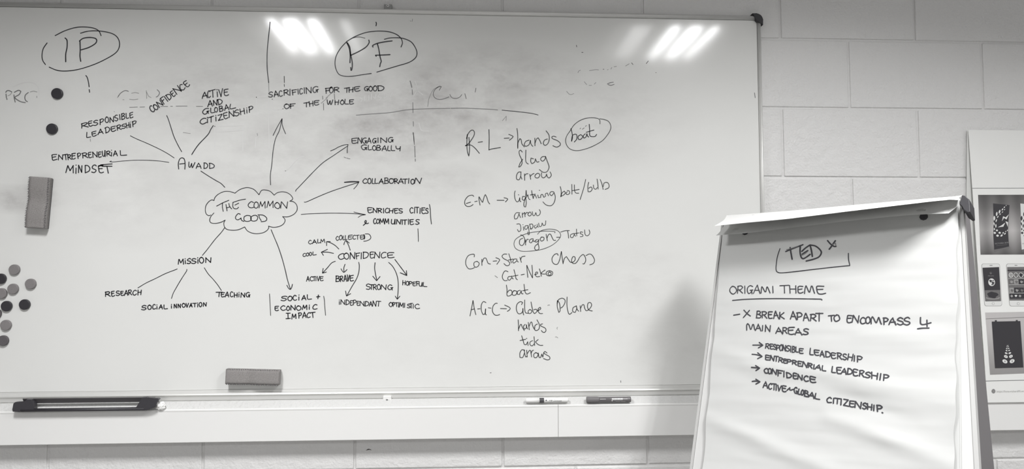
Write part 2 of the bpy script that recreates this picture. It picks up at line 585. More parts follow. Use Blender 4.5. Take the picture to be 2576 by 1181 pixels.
INK = r"""
B|drawn_circle|circle round IP|k|3|-68,22175 213,22329 528,22435 813,22456 1069,22421 1214,22337 1282,22198;675,22261 849,22317 1071,22344 1358,22326 1615,22263 1762,22156 1829,22006 1824,21839 1741,21688 1538,21535 1193,21347 847,21209 564,21129 280,21092 26,21108 -213,21204;-298,21945 -403,21771 -435,21572 -408,21407 -326,21282
B|handwritten_word|IP|k|3.6|226,22107 285,22031 291,21815 259,21616 265,21377;666,22014 680,21755 679,21556 705,21397;650,22020 759,22106 949,22135 1109,22111 1158,22045 1113,21945 926,21825 705,21749
B|drawn_line|short stroke under IP|k|3|869,20961 912,20895 948,20763 974,20615;979,20532 991,20450
B|drawn_line|long upright divider|k|3|6328,22705 6314,22519 6283,22180 6256,21809 6255,21438 6269,21169 6295,20968 6313,20817
B|faded_mark|end of the divider|f|2|6313,20817 6327,20532
B|faded_word|PRO|d|3|-1452,20419 -1424,20461 -1367,20473 -1285,20438;-1444,20364 -1429,20255;-1416,20231 -1409,20202;-1213,20342 -1198,20234 -1171,20125;-1204,20422 -1090,20482 -1015,20454 -1063,20356 -1176,20282 -1151,20222 -1010,20139 -876,20112;-800,20420 -878,20346 -894,20249 -861,20170 -814,20142
B|faded_mark|rest of PRO|f|2|-1273,20431 -1317,20353 -1385,20316;-742,20438 -651,20463 -546,20440;-549,20314 -548,20266
B|faded_word|CON|d|2.4|1842,20343 1887,20416 1968,20483 2049,20516 2132,20492;2984,20552 3042,20491 3050,20430 3005,20356 2958,20327
B|faded_mark|rest of CON|f|2|1815,20298 1842,20347;1974,20234 2009,20235;2173,20249 2290,20238 2419,20257;2227,20433 2332,20458 2438,20435;2660,20523 2677,20279;2672,20475 2734,20353 2806,20310
B|faded_mark|broken level line|d|1.8|2179,20001 2413,20015;2483,20014 2624,20020;3094,20040 3306,20040;3389,20046 3448,20046;3554,20052 3884,20058;4157,20052 4346,20054
B|faded_mark|small trace|f|2|1048,19024 1057,18951;3783,19247 3996,19215;1726,19867 1737,19864
B|handwritten_word|CONFIDENCE|k|3.2|2837,20050 2797,20054 2776,19993 2810,19913 2860,19877 2898,19877 2920,19930;2895,20091 2884,20024 2918,19964 2982,19937 3011,19969 3006,20032 2939,20087 2895,20087 2886,20069;3062,20003 2970,20165;2966,20169 3165,20085;3164,20081 3069,20242;3088,20279 3197,20114;3076,20280 3158,20341;3141,20197 3184,20258;3191,20353 3305,20199;3242,20384 3345,20243;3235,20374 3294,20409 3366,20404 3400,20331 3382,20278 3350,20240;3432,20527 3377,20485 3371,20467;3376,20456 3433,20386 3477,20349 3506,20365 3523,20402;3416,20414 3460,20462;3569,20418 3447,20593;3449,20586 3703,20530;3697,20512 3580,20690;3723,20724 3670,20716 3653,20666 3678,20578 3737,20555 3776,20566 3811,20628;3840,20846 3772,20804 3758,20774;3756,20759 3813,20699 3871,20655 3921,20676 3943,20720;3805,20714 3867,20773
B|handwritten_word|RESPONSIBLE|k|3|792,19490 792,19349;775,19478 894,19517 962,19509 890,19452 799,19414;836,19423 982,19389;1081,19578 1001,19559 984,19541;984,19537 993,19465 1020,19417 1063,19418 1114,19446;1000,19492 1074,19513;1252,19588 1204,19596 1145,19562 1144,19528 1235,19518 1259,19484 1194,19438 1138,19440;1325,19618 1326,19462;1310,19606 1383,19643 1427,19618 1394,19556 1328,19529;1506,19698 1477,19654 1470,19585 1506,19531 1550,19541 1570,19603 1549,19682 1510,19703 1499,19694;1611,19530 1611,19685;1607,19682 1712,19552;1715,19556 1717,19714;1826,19757 1794,19761 1758,19731 1756,19686 1827,19663 1843,19630 1804,19582 1755,19601;1889,19779 1907,19620;1952,19805 1960,19626;1946,19791 2004,19816 2033,19785 1996,19739 1959,19714;2000,19731 2047,19704 2033,19655 1961,19621;2079,19819 2087,19705 2105,19657 2163,19679;2275,19852 2211,19833 2187,19818;2192,19813 2194,19737 2210,19674 2247,19684 2289,19709;2200,19758 2268,19784
B|handwritten_word|LEADERSHiP|k|3|944,19225 941,19098 957,19069 1059,19087;1211,19267 1123,19242 1088,19222;1092,19228 1099,19153 1125,19109 1179,19116 1229,19150;1101,19172 1198,19202;1266,19155 1309,19244 1338,19329;1344,19327 1376,19258 1424,19192;1287,19209 1400,19248;1485,19372 1505,19213;1468,19358 1540,19392 1607,19345 1595,19278 1558,19235 1498,19210;1776,19427 1685,19405 1646,19387;1653,19383 1650,19312 1681,19264 1738,19266 1794,19305;1659,19326 1764,19367;1821,19437 1842,19295;1811,19422 1878,19462 1932,19443 1896,19387 1829,19364;1862,19367 1950,19323;2065,19490 2022,19488 1975,19457 1968,19421 2057,19425 2071,19387 2026,19356 1965,19353;2086,19515 2117,19368;2169,19539 2181,19384;2105,19444 2177,19467;2212,19498 2220,19381;2208,19553 2211,19551;2278,19568 2294,19410;2264,19556 2341,19588 2384,19575 2358,19512 2286,19479
B|drawn_line|line from LEADERSHIP|k|2.2|2223,19131 2413,19036 2720,18905 3076,18738 3337,18594 3528,18467
B|drawn_line|line from CONFIDENCE|k|2.6|3282,19761 3339,19628 3427,19361 3515,19106 3638,18851 3748,18658
B|drawn_line|line from MINDSET|k|2|1682,18357 1631,18340 1729,18329 1915,18349 2264,18381 2662,18388 3037,18374 3378,18328
B|handwritten_word|ENTREPRENEURiAL|k|3.1|83,18548 -22,18540 -57,18521;-55,18526 -46,18444 -24,18372 36,18382 95,18400;-33,18459 58,18479;135,18380 144,18535;146,18526 257,18400;254,18394 260,18540;275,18532 394,18557;335,18546 358,18385;406,18526 422,18388;396,18527 456,18539 496,18520 461,18473 415,18457;441,18461 515,18402;628,18586 555,18576 523,18566;530,18569 530,18483 538,18416 584,18413 630,18438;538,18502 612,18516;687,18576 710,18426;684,18571 737,18593 785,18566 758,18515 698,18484;840,18585 850,18443;815,18581 904,18600 971,18572 923,18528 851,18514;888,18517 997,18455;1083,18623 1029,18616 1007,18606;1008,18596 1012,18525 1032,18462 1067,18454 1106,18474;1016,18538 1075,18559;1144,18462 1131,18628;1128,18623 1264,18477;1260,18475 1259,18636;1376,18629 1320,18630 1298,18610;1301,18609 1302,18536 1315,18472 1348,18470 1387,18490;1309,18551 1366,18572;1411,18658 1423,18532 1452,18497 1481,18528 1490,18677;1487,18672 1499,18491;1541,18648 1551,18510;1530,18635 1593,18660 1640,18633 1600,18585 1546,18578;1571,18581 1661,18518;1683,18619 1685,18507;1679,18685 1683,18688;1741,18514 1765,18595 1788,18668;1788,18669 1827,18592 1857,18516;1748,18565 1839,18580;1937,18676 1946,18569 1968,18532 2128,18542
B|handwritten_word|MiNDSET|k|3.3|363,17997 416,18210;418,18206 485,18059;484,18057 576,18214;569,18208 581,17991;658,18136 658,17974;653,18225 659,18228;733,18000 731,18224;730,18225 825,18009;826,18010 827,18211;922,18221 931,18007;922,18219 997,18213 1058,18140 1043,18057 982,18018 931,17995;1246,18205 1205,18236 1144,18207 1136,18135 1227,18091 1240,18053 1189,18005 1115,18021;1444,18213 1333,18217 1309,18195;1306,18200 1322,18097 1345,18019 1403,17998 1464,18020;1328,18123 1422,18127;1415,18198 1705,18198;1559,18194 1602,17989
B|drawn_line|second bar of the T|k|3|1333,18200 1452,18249;1371,18239 1708,18270
B|handwritten_word|A of AWADD|k|3|3672,18127 3657,18292 3694,18426 3764,18470 3831,18427 3857,18293 3853,18124;3697,18280 3850,18298
B|handwritten_word|WADD|k|3|3971,18344 3972,18207 4008,18179 4056,18300;4050,18292 4067,18187 4088,18188 4149,18329;4187,18150 4220,18239 4259,18311;4261,18303 4310,18226 4336,18150;4206,18202 4316,18209;4424,18317 4421,18144;4415,18318 4472,18313 4527,18257 4514,18187 4473,18154 4430,18152;4585,18312 4590,18147;4573,18307 4647,18300 4725,18244 4705,18180 4646,18159 4594,18149
B|drawn_line|line to the cloud|k|2.6|4333,18066 4553,17922 4791,17777 4935,17693 5050,17577
B|handwritten_word|ACTiVE|k|3.3|4326,20299 4355,20403 4396,20490;4397,20493 4442,20398 4480,20321;4344,20367 4457,20394;4554,20512 4526,20544 4494,20497 4484,20403 4507,20343 4537,20329 4573,20370;4560,20539 4712,20583;4634,20550 4649,20341;4770,20509 4783,20359;4763,20569 4766,20582;4813,20578 4891,20367;4885,20368 4930,20610;5095,20599 5008,20584 4976,20565;4984,20559 4981,20473 5001,20406 5062,20398 5113,20426;4991,20497 5074,20510
B|handwritten_word|AND|k|3.3|4496,20044 4535,20161 4564,20238;4564,20235 4599,20161 4636,20066;4523,20112 4624,20139;4674,20090 4665,20242;4661,20242 4771,20101;4770,20108 4770,20263;4792,20270 4825,20114;4779,20255 4849,20279 4924,20228 4909,20162 4867,20129 4825,20104
B|handwritten_word|GLOBAL|k|3.3|4525,19988 4443,19989 4370,19930 4350,19862 4409,19814 4477,19849 4502,19911;4465,19893 4543,19920;4501,19913 4523,19839;4587,20005 4589,19902 4612,19860 4707,19876;4739,20027 4710,19996 4701,19930 4739,19888 4771,19894 4793,19946 4775,20014 4736,20028 4725,20018;4839,20056 4859,19903;4837,20051 4901,20070 4933,20040 4901,20000 4855,19987;4896,19992 4957,19984 4944,19930 4862,19898;5004,19935 5027,20033 5051,20115;5047,20111 5097,20038 5133,19959;5021,19994 5108,20030;5177,20131 5158,20023 5193,19987 5334,20022
B|handwritten_word|CiTiZENSHiP|k|3.3|4451,19685 4386,19688 4309,19642 4277,19566 4330,19515 4387,19518 4472,19568;4493,19668 4500,19553;4489,19713 4493,19720;4512,19702 4676,19761;4604,19740 4607,19574;4745,19731 4752,19610;4742,19776 4745,19782;4807,19783 4929,19823;4928,19820 4829,19624;4826,19630 4965,19661;5080,19880 5002,19858 4972,19843;4970,19842 4985,19738 5020,19682 5065,19690 5109,19717;4990,19775 5070,19791;5145,19723 5137,19911;5136,19901 5278,19760;5284,19766 5269,19933;5416,19954 5369,19963 5313,19916 5312,19880 5414,19870 5439,19830 5377,19774 5312,19781;5460,19985 5491,19811;5579,20010 5604,19838;5478,19899 5594,19936;5668,19969 5674,19865;5663,20021 5669,20021;5736,20057 5748,19885;5722,20043 5799,20077 5847,20050 5818,19993 5742,19959
B|handwritten_word|SACRIFICING|k|3.4|6435,20511 6388,20527 6331,20490 6334,20460 6414,20433 6437,20400 6392,20367 6326,20372;6487,20375 6507,20477 6526,20550;6526,20557 6575,20477 6613,20393;6496,20436 6589,20454;6716,20546 6683,20567 6642,20533 6630,20458 6655,20406 6688,20391 6735,20422;6785,20589 6786,20429;6771,20574 6852,20602 6910,20574 6864,20518 6794,20504;6831,20513 6926,20438;6960,20617 6961,20426;7031,20581 7047,20438;7019,20587 7160,20608;7045,20514 7131,20535;7202,20624 7212,20469;7336,20626 7303,20644 7264,20616 7255,20540 7272,20479 7303,20474 7346,20505;7391,20671 7400,20497;7461,20490 7446,20669;7451,20670 7598,20515;7599,20516 7601,20685;7805,20699 7744,20714 7668,20663 7656,20580 7699,20525 7755,20553 7783,20608;7745,20600 7824,20623;7786,20612 7793,20537
B|handwritten_word|FOR|k|3.4|8050,20660 8060,20502;8033,20654 8219,20676;8048,20577 8166,20607;8220,20701 8173,20661 8157,20581 8194,20522 8234,20526 8275,20598 8252,20673 8221,20701 8194,20691;8308,20688 8308,20535;8305,20675 8391,20696 8448,20674 8400,20630 8316,20609;8359,20620 8453,20554
B|handwritten_word|THE|k|3.4|8613,20665 8772,20691;8694,20677 8687,20539;8757,20684 8760,20545;8877,20698 8869,20555;8758,20613 8880,20635;9082,20731 8957,20716 8918,20694;8919,20695 8926,20625 8962,20582 9028,20584 9093,20607;8944,20645 9049,20671
B|handwritten_word|GOOD|k|3.4|9340,20727 9289,20730 9238,20696 9230,20642 9262,20603 9310,20612 9328,20657;9293,20659 9353,20656;9329,20659 9330,20594;9413,20743 9376,20709 9362,20655 9391,20600 9444,20598 9472,20664 9450,20719 9409,20741 9400,20733;9550,20753 9506,20721 9493,20657 9531,20599 9580,20606 9613,20663 9597,20731 9558,20755 9534,20744;9642,20756 9663,20599;9627,20753 9731,20758 9821,20714 9808,20652 9736,20610 9650,20607
B|handwritten_word|OF|k|3.4|6870,20157 6807,20126 6797,20067 6845,20014 6901,20024 6951,20075 6924,20134 6862,20156 6837,20149;6981,20158 6985,20022;6965,20151 7124,20172;6977,20089 7076,20108
B|handwritten_word|THE|k|3.4|7385,20189 7540,20216;7465,20204 7465,20075;7545,20244 7568,20090;7658,20256 7665,20109;7563,20168 7659,20190;7846,20277 7749,20272 7707,20256;7715,20258 7707,20183 7728,20138 7786,20136 7842,20163;7722,20206 7819,20221
B|handwritten_word|WHOLE|k|3.4|8092,20301 8111,20180 8140,20160 8183,20269;8176,20264 8197,20171 8222,20167 8265,20301;8332,20291 8337,20152;8444,20298 8426,20157;8337,20231 8429,20234;8554,20306 8514,20268 8493,20217 8529,20168 8570,20167 8606,20222 8584,20279 8554,20299 8540,20289;8640,20324 8630,20217 8647,20180 8744,20178;8897,20314 8801,20308 8779,20295;8779,20303 8777,20234 8789,20178 8846,20178 8900,20198;8778,20249 8870,20252
B|drawn_line|line from CITIZENSHIP|k|3|4672,19465 4599,19347 4519,19188 4276,18917 4161,18758 4051,18575
B|drawn_arrow|arrow to SACRIFICING|k|2.4|6416,17658 6406,17872 6411,18018 6443,18262 6477,18703 6543,19071 6659,19342 6733,19699;6470,19180 6586,19427 6733,19699;6733,19699 6746,19490 6845,19233
B|faded_mark|broken trace by WHOLE|d|2|7952,20415 7963,20317;7979,20193 7991,19983;8307,20494 8321,20321
B|faded_mark|scraps over the writing|f|2|6780,21019 6790,20822;6783,20772 6792,20698;8054,20355 8198,20493;5992,19237 6005,19169;7911,20192 8102,20368
B|faded_mark|long thin level line|d|2|8982,19833 9273,19861 10003,19923 10491,20010 10981,20048 11865,20078;11890,20078 12309,20088;12321,20088 12704,20077 13200,20057 13348,20044
B|drawn_line|end of the level line|k|2.2|13485,20038 13945,19998 14243,19968 14443,19940 14617,19897
B|faded_word|CON right|d|2.2|11531,20646 11597,20759 11519,20763 11396,20657 11347,20531 11384,20419 11495,20358 11643,20365 11835,20437;11864,20512 11877,20475 11938,20408 12062,20390 12173,20441 12229,20512;12328,20543 12370,20388;12669,20723 12650,20597
B|faded_mark|slash before CON|f|2|11568,20759 11396,20694 11298,20581 11200,20342;11200,20330 11177,20130;13497,19705 13621,19856 13609,19706
B|drawn_line|upright stroke|d|2.8|10628,20922 10653,20847 10683,20723
B|faded_mark|broken upright|d|2|10696,20648 10704,20498;10715,20249 10722,19926;10733,19652 10738,19504;10734,19305 10752,19132 10770,18933
B|faded_word|YOU|f|2|15519,20658 15599,20570 15674,20559 15745,20590;15880,21257 15906,21308 15956,21339;16080,20968 16155,20881;16230,20856 16306,20857;16394,20896 16445,20948;16246,21330 16436,21359 16537,21355;16930,21386 16955,21437;17032,21458 17108,21477;17400,21494 17515,21565;16815,21359 16841,21369
B|faded_mark|specks by YOU|d|2.4|16684,21377 16704,21378;18062,21580 18127,21663;18365,21291 18375,21289;16811,20907 16913,20954 17002,20968;16837,20889 16925,20865 17026,20899;17592,21594 17634,21544;15836,22132 15848,22082;16006,21906 16044,21907;21546,20681 21564,20527
B|drawn_circle|circle round PF|k|3|8680,22143 8837,22246 9007,22336 9251,22428 9495,22470 9740,22482 9985,22461 10206,22382 10342,22258 10385,22121 10344,21990;8680,22143 8499,21940 8368,21714 8321,21514 8336,21315 8410,21142 8508,21069 8678,21041 8897,21054 9140,21097 9432,21143;9602,21188 9870,21274 10237,21392 10530,21484 10702,21574 10812,21688 10836,21827 10786,21977 10675,22138 10527,22224 10330,22276 10109,22279 9962,22264 9827,22225
B|handwritten_word|PF|k|3.8|8673,22106 8743,21944 8781,21745 8776,21471;8693,22093 8767,21957 8793,21745 8844,21497 8846,21322 8827,21235;8802,21322 8810,21234;9350,22192 9356,22104 9255,21965 9036,21824 8806,21708;9479,21976 9474,22026 9620,22096 9864,22150 10065,22178;9613,22078 9658,21909 9696,21684 9734,21535 9710,21459 9691,21359;9562,21720 9769,21728 10002,21744;9562,21712 9579,21687
B|faded_mark|top of the P|d|2.4|8837,22246 9032,22287 9228,22252
B|drawn_line|tick above PF|k|3.4|9566,22760 9579,22715 9567,22647
B|faded_mark|thin drips|f|1.8|6781,21020 6784,20822;6784,20761 6790,20699;10696,22881 10684,22805;10647,22809 10622,22824
B|handwritten_word|ENGAGING|k|3.1|9014,19120 8896,19106 8855,19098;8856,19090 8859,19017 8877,18960 8944,18955 9021,18979;8859,19035 8982,19042;9037,18957 9044,19123;9053,19129 9156,18967;9147,18959 9159,19127;9291,19122 9251,19125 9194,19089 9181,19016 9227,18960 9267,18979 9286,19037;9253,19034 9312,19035;9284,19032 9296,18965;9323,18968 9358,19050 9382,19130;9384,19122 9417,19052 9441,18969;9348,19015 9423,19029;9595,19102 9551,19113 9503,19077 9491,19020 9523,18968 9559,18985 9581,19030;9556,19033 9602,19033;9585,19036 9593,18974;9654,19132 9654,18985;9738,18980 9735,19133;9738,19133 9905,18998;9915,18990 9919,19136;10101,19141 10041,19149 9985,19108 9967,19049 10014,18998 10071,19024 10097,19070;10058,19070 10124,19073;10095,19062 10112,19009
B|handwritten_word|GLOBALLY|k|3.1|9304,18902 9235,18913 9156,18875 9159,18809 9206,18761 9270,18772 9287,18829;9243,18818 9318,18829;9283,18828 9314,18759;9360,18899 9358,18795 9374,18757 9457,18765;9540,18888 9499,18862 9486,18805 9519,18749 9557,18748 9596,18794 9577,18864 9535,18889 9518,18875;9624,18896 9616,18751;9626,18899 9692,18901 9726,18865 9675,18828 9626,18825;9674,18835 9742,18794 9712,18753 9616,18746;9780,18734 9811,18820 9852,18881;9863,18888 9886,18812 9917,18732;9805,18785 9898,18788;9964,18878 9950,18780 9962,18742 10029,18735;10064,18894 10060,18783 10077,18742 10172,18743;10202,18880 10218,18811 10275,18790 10333,18820;10341,18869 10327,18731
B|handwritten_word|COLLABORATION|k|3.1|9321,17836 9281,17864 9234,17834 9201,17777 9231,17730 9273,17718 9328,17741;9402,17876 9363,17846 9351,17770 9378,17717 9423,17714 9450,17773 9439,17846 9405,17875 9392,17867;9493,17867 9485,17758 9489,17715 9553,17712;9579,17868 9571,17764 9587,17716 9657,17724;9688,17709 9732,17791 9772,17861;9766,17859 9794,17782 9828,17706;9718,17768 9814,17770;9874,17885 9870,17716;9866,17885 9943,17889 9968,17843 9930,17813 9875,17808;9924,17806 9983,17774 9965,17730 9862,17713;10075,17867 10020,17847 10006,17780 10043,17725 10102,17728 10142,17780 10121,17852 10077,17868 10047,17869;10169,17864 10179,17716;10148,17855 10219,17865 10263,17830 10225,17797 10167,17782;10201,17793 10286,17719;10289,17713 10325,17801 10369,17868;10364,17875 10403,17792 10436,17720;10315,17768 10423,17773;10416,17852 10561,17859;10495,17858 10491,17710;10607,17878 10597,17726;10728,17855 10679,17826 10669,17761 10690,17714 10735,17704 10775,17763 10763,17834 10729,17847 10710,17845;10779,17726 10813,17885;10824,17890 10945,17720;10942,17731 10998,17890
B|drawn_arrow|arrow to ENGAGING|k|2.4|7171,17465 7187,17509 7246,17571 7459,17804 7696,18062 7981,18345 8315,18581 8723,18867;8213,18715 8338,18770 8458,18840 8626,18903 8742,18916;8742,18916 8723,18818 8720,18657
B|drawn_arrow|arrow to COLLABORATION|k|2.4|7438,17133 7515,17145 7848,17298 8183,17441 8518,17564 9076,17751;8642,17749 8854,17774 9083,17770;8642,17744 8902,17757 9071,17763;9083,17763 9012,17640 8928,17542
B|drawn_arrow|arrow to ENRICHES|k|2.2|7348,16755 7615,16775 8094,16794 8574,16795 8935,16784 9292,16753;8939,16833 9104,16789 9297,16753 9152,16723 9069,16667
B|faded_mark|smudged curve|d|2|8625,18526 8678,18502;8707,18497 8763,18481 8804,18476
B|faded_mark|broken upright dashes|d|2.4|10733,19304 10738,19230;10745,19205 10763,19007;10779,18883 10795,18537;10800,18487 10803,18413
B|handwritten_word|ENRICHES|k|3.2|9493,16962 9385,16971 9358,16962;9355,16963 9362,16877 9384,16820 9436,16809 9493,16834;9375,16895 9464,16905;9521,16816 9528,16949;9524,16954 9628,16821;9626,16820 9637,16957;9676,16945 9678,16812;9660,16941 9731,16945 9782,16924 9735,16879 9677,16875;9701,16881 9784,16817;9838,16948 9841,16804;9986,16939 9952,16955 9917,16935 9888,16877 9908,16825 9951,16811 9998,16835;10019,16946 10016,16809;10135,16940 10113,16805;10019,16873 10127,16875;10283,16944 10207,16945 10172,16942;10177,16936 10178,16854 10187,16799 10231,16797 10278,16808;10185,16879 10253,16889;10410,16928 10366,16941 10318,16925 10317,16885 10400,16855 10415,16831 10373,16801 10314,16813
B|handwritten_word|CITIES|k|3.2|10734,16946 10703,16975 10659,16942 10642,16886 10666,16820 10693,16804 10739,16825;10789,16988 10783,16804;10817,16986 10913,16983;10864,16984 10867,16810;10957,16953 10951,16792;11103,16967 11032,16965 11004,16963;11012,16966 11004,16871 11019,16809 11053,16787 11106,16800;11016,16898 11080,16902;11200,16929 11172,16956 11136,16929 11134,16896 11189,16863 11196,16815 11156,16797 11116,16809
B|handwritten_word|and sign|k|3.2|9228,16424 9300,16491 9317,16558 9293,16576 9269,16528 9294,16491 9342,16476 9384,16494
B|handwritten_word|COMMUNITIES|k|3.2|9605,16615 9583,16637 9551,16607 9536,16545 9555,16485 9580,16474 9617,16501;9676,16613 9638,16592 9628,16539 9647,16487 9678,16487 9714,16535 9700,16593 9672,16620 9664,16617;9733,16468 9736,16628;9729,16625 9798,16517;9791,16517 9840,16629;9832,16619 9872,16465;9876,16477 9893,16621;9892,16628 9935,16511;9943,16515 9985,16624;9991,16615 9999,16474;10085,16611 10078,16503 10113,16469 10165,16488 10190,16610;10192,16612 10186,16460;10230,16466 10249,16607;10243,16605 10349,16468;10344,16463 10371,16603;10409,16601 10412,16455;10440,16586 10551,16595;10495,16587 10492,16451;10599,16615 10603,16456;10751,16608 10677,16599 10651,16589;10644,16599 10652,16518 10664,16454 10712,16450 10763,16470;10656,16536 10737,16538;10935,16594 10893,16607 10839,16594 10841,16553 10906,16519 10928,16484 10867,16457 10818,16469
B|drawn_line|grey upright by CITIES|g|3|11242,17071 11266,16912 11280,16666 11305,16470
B|faded_mark|grey upright trace|f|2|10888,16323 10898,16213 10905,16066 10906,15931
B|drawn_cloud|cloud round THE COMMON GOOD|k|2.4|4738,17171 4667,17188 4581,17134 4501,17013 4485,16868 4517,16760 4589,16712 4652,16729;4741,16792 4648,16675 4622,16555 4676,16487 4817,16478 4958,16512 5079,16575;5079,16575 5041,16483 5067,16363 5150,16290 5316,16267 5481,16286 5664,16368;5664,16368 5742,16255 5885,16183 6051,16166 6216,16195 6334,16268 6380,16345 6375,16394;6375,16394 6523,16358 6689,16385 6807,16450 6865,16547 6852,16620 6792,16685;6792,16685 6947,16681 7113,16749 7207,16852 7229,16961 7192,17070 7107,17143 7000,17162;7000,17162 7071,17204 7082,17265 7009,17362 6889,17430 6745,17446 6615,17414 6528,17343;6528,17343 6412,17457 6268,17500 6149,17485 6075,17353;6075,17353 5935,17503 5792,17563 5649,17563 5484,17501 5356,17399;5356,17399 5201,17447 5036,17446 4872,17373 4767,17268 4734,17171
B|handwritten_word|THE|k|2.6|4819,17002 4995,17099 5177,17180;4990,17099 4992,16966 5018,16841;5095,17051 5115,16943 5129,16858;5111,16943 5209,16979;5179,17083 5197,17015 5233,16955 5269,16919;5301,17117 5299,16991 5340,16931 5423,16924 5470,16968;5306,17117 5466,17174 5561,17198 5674,17218;5362,17035 5472,17094
B|handwritten_word|COMMON|k|2.8|5913,17111 5856,17143 5795,17103 5755,17037 5787,16973 5860,16951 5929,16974;5996,17134 5948,17102 5929,17013 5962,16951 6020,16949 6059,17018 6044,17103 6005,17128 5981,17126;6079,16950 6129,17138;6122,17134 6174,17000;6171,16999 6252,17143;6259,17145 6265,16945;6317,16963 6355,17152;6357,17156 6402,17009;6404,17020 6497,17157;6497,17164 6502,16962;6618,17113 6563,17079 6548,17003 6603,16945 6671,16936 6707,17011 6673,17086 6620,17120 6590,17104;6728,16944 6747,17141;6757,17136 6905,16948;6909,16939 6935,17139
B|handwritten_word|GOOD|k|2.8|5525,16755 5461,16774 5392,16689 5393,16617 5452,16586 5523,16617 5551,16641;5546,16641 5571,16569 5638,16538;5722,16722 5645,16678 5642,16581 5713,16538 5820,16557 5854,16630 5817,16707 5722,16722;5924,16722 5842,16666 5855,16577 5927,16545 6021,16577 6048,16667 5995,16722 5924,16722;6054,16739 6208,16728 6305,16655 6317,16595 6271,16546 6152,16529;6085,16715 6096,16655 6152,16563
B|drawn_line|line down to MISSION|k|2.4|5074,16351 4964,16194 4779,15977 4550,15664 4424,15508
B|handwritten_word|MiSSiON|k|3.3|3718,15239 3734,15384;3744,15387 3792,15282;3798,15290 3858,15395;3855,15394 3873,15240;3921,15351 3927,15258;3915,15401 3920,15404;4080,15395 4049,15415 3995,15383 3995,15345 4065,15327 4083,15290 4028,15258 3976,15270;4234,15393 4184,15410 4127,15389 4128,15349 4224,15323 4245,15299 4181,15260 4113,15272;4291,15377 4298,15267;4284,15429 4291,15438;4402,15453 4347,15414 4337,15343 4382,15281 4432,15280 4466,15346 4443,15421 4400,15445 4380,15444;4527,15288 4529,15436;4527,15430 4664,15301;4670,15293 4679,15436
B|handwritten_word|RESEARCH|k|3.2|1620,14416 1617,14279;1604,14404 1694,14421 1739,14399 1700,14354 1616,14339;1650,14352 1755,14285;1865,14437 1805,14428 1787,14419;1786,14415 1793,14344 1803,14290 1844,14285 1883,14309;1792,14366 1855,14374;2013,14432 1976,14442 1937,14428 1936,14386 2009,14364 2025,14335 1977,14305 1924,14318;2127,14430 2073,14430 2056,14424;2059,14426 2062,14359 2073,14317 2108,14305 2145,14323;2063,14372 2118,14383;2164,14307 2191,14390 2214,14459;2214,14456 2244,14391 2262,14313;2179,14359 2252,14369;2284,14461 2289,14329;2276,14454 2330,14473 2365,14443 2336,14400 2290,14390;2312,14388 2379,14324;2511,14443 2475,14463 2430,14433 2408,14376 2428,14327 2470,14318 2515,14351;2560,14468 2559,14317;2654,14465 2642,14328;2560,14396 2647,14404
B|handwritten_word|SOCiAL|k|3.2|2805,13990 2753,14008 2696,13984 2697,13949 2786,13935 2806,13904 2748,13874 2671,13887;2908,14020 2864,13993 2855,13934 2884,13889 2931,13893 2957,13940 2945,13993 2907,14011 2892,14014;3070,14017 3041,14038 3009,14011 2998,13953 3012,13903 3048,13899 3088,13916;3121,13973 3126,13896;3118,14018 3122,14021;3181,13899 3211,13965 3241,14025;3236,14020 3263,13963 3284,13898;3201,13944 3276,13947;3327,14020 3327,13940 3345,13901 3432,13908
B|handwritten_word|iNNOVATiON|k|3.2|3545,13994 3548,13921;3544,14031 3548,14035;3624,13926 3625,14038;3627,14037 3693,13929;3688,13934 3692,14043;3739,13931 3740,14042;3742,14039 3808,13939;3805,13932 3810,14042;3896,14059 3863,14036 3856,13994 3886,13949 3925,13953 3953,13996 3931,14048 3894,14063 3882,14059;3973,14064 4000,13947;4003,13947 4045,14065;4073,13947 4100,14014 4123,14065;4122,14065 4134,14003 4154,13954;4088,13984 4143,13993;4164,14061 4276,14066;4228,14057 4230,13957;4317,14038 4315,13955;4312,14073 4318,14076;4398,14088 4364,14063 4356,14013 4380,13965 4410,13963 4437,14015 4427,14072 4399,14086 4383,14083;4481,13971 4487,14079;4490,14081 4559,13982;4558,13979 4570,14085
B|handwritten_word|TEACHiNG|k|3.2|4850,14392 5028,14394;4946,14391 4934,14260;5099,14381 5038,14388 5011,14375;5008,14376 5003,14305 5019,14259 5052,14252 5092,14268;5013,14324 5077,14333;5118,14252 5148,14334 5179,14400;5184,14395 5206,14314 5225,14251;5145,14297 5218,14304;5342,14385 5314,14407 5281,14384 5268,14315 5282,14273 5311,14253 5354,14276;5385,14375 5394,14242;5474,14369 5471,14245;5395,14306 5478,14307;5527,14343 5524,14250;5526,14383 5529,14389;5584,14238 5595,14371;5594,14374 5697,14245;5687,14247 5699,14366;5835,14371 5799,14387 5747,14350 5740,14294 5772,14253 5820,14263 5832,14306;5806,14304 5856,14313;5829,14304 5841,14246
B|drawn_line|line to RESEARCH|k|2.3|3689,15102 3647,15078 3347,14959 3047,14805 2795,14682 2554,14532
B|drawn_line|line to INNOVATION|k|2.3|3974,15084 3964,15029 3839,14827 3704,14588 3592,14374 3542,14213
B|drawn_line|line to TEACHING|k|2.3|4488,15131 4609,14944 4753,14788 4897,14609 5005,14446
B|faded_mark|grey trace|f|1.8|6432,14340 6455,14052 6477,13681
B|handwritten_word|SOCiAL|k|3.2|6956,14253 6900,14267 6810,14248 6812,14212 6917,14194 6939,14166 6871,14129 6780,14144;7047,14265 6996,14236 6982,14179 7014,14136 7067,14132 7106,14188 7095,14250 7046,14266 7024,14260;7231,14269 7189,14294 7152,14260 7132,14203 7163,14154 7206,14142 7245,14164;7311,14244 7310,14145;7310,14298 7315,14303;7398,14151 7428,14218 7460,14286;7466,14287 7489,14223 7523,14152;7419,14193 7508,14204;7562,14309 7566,14206 7593,14170 7690,14180
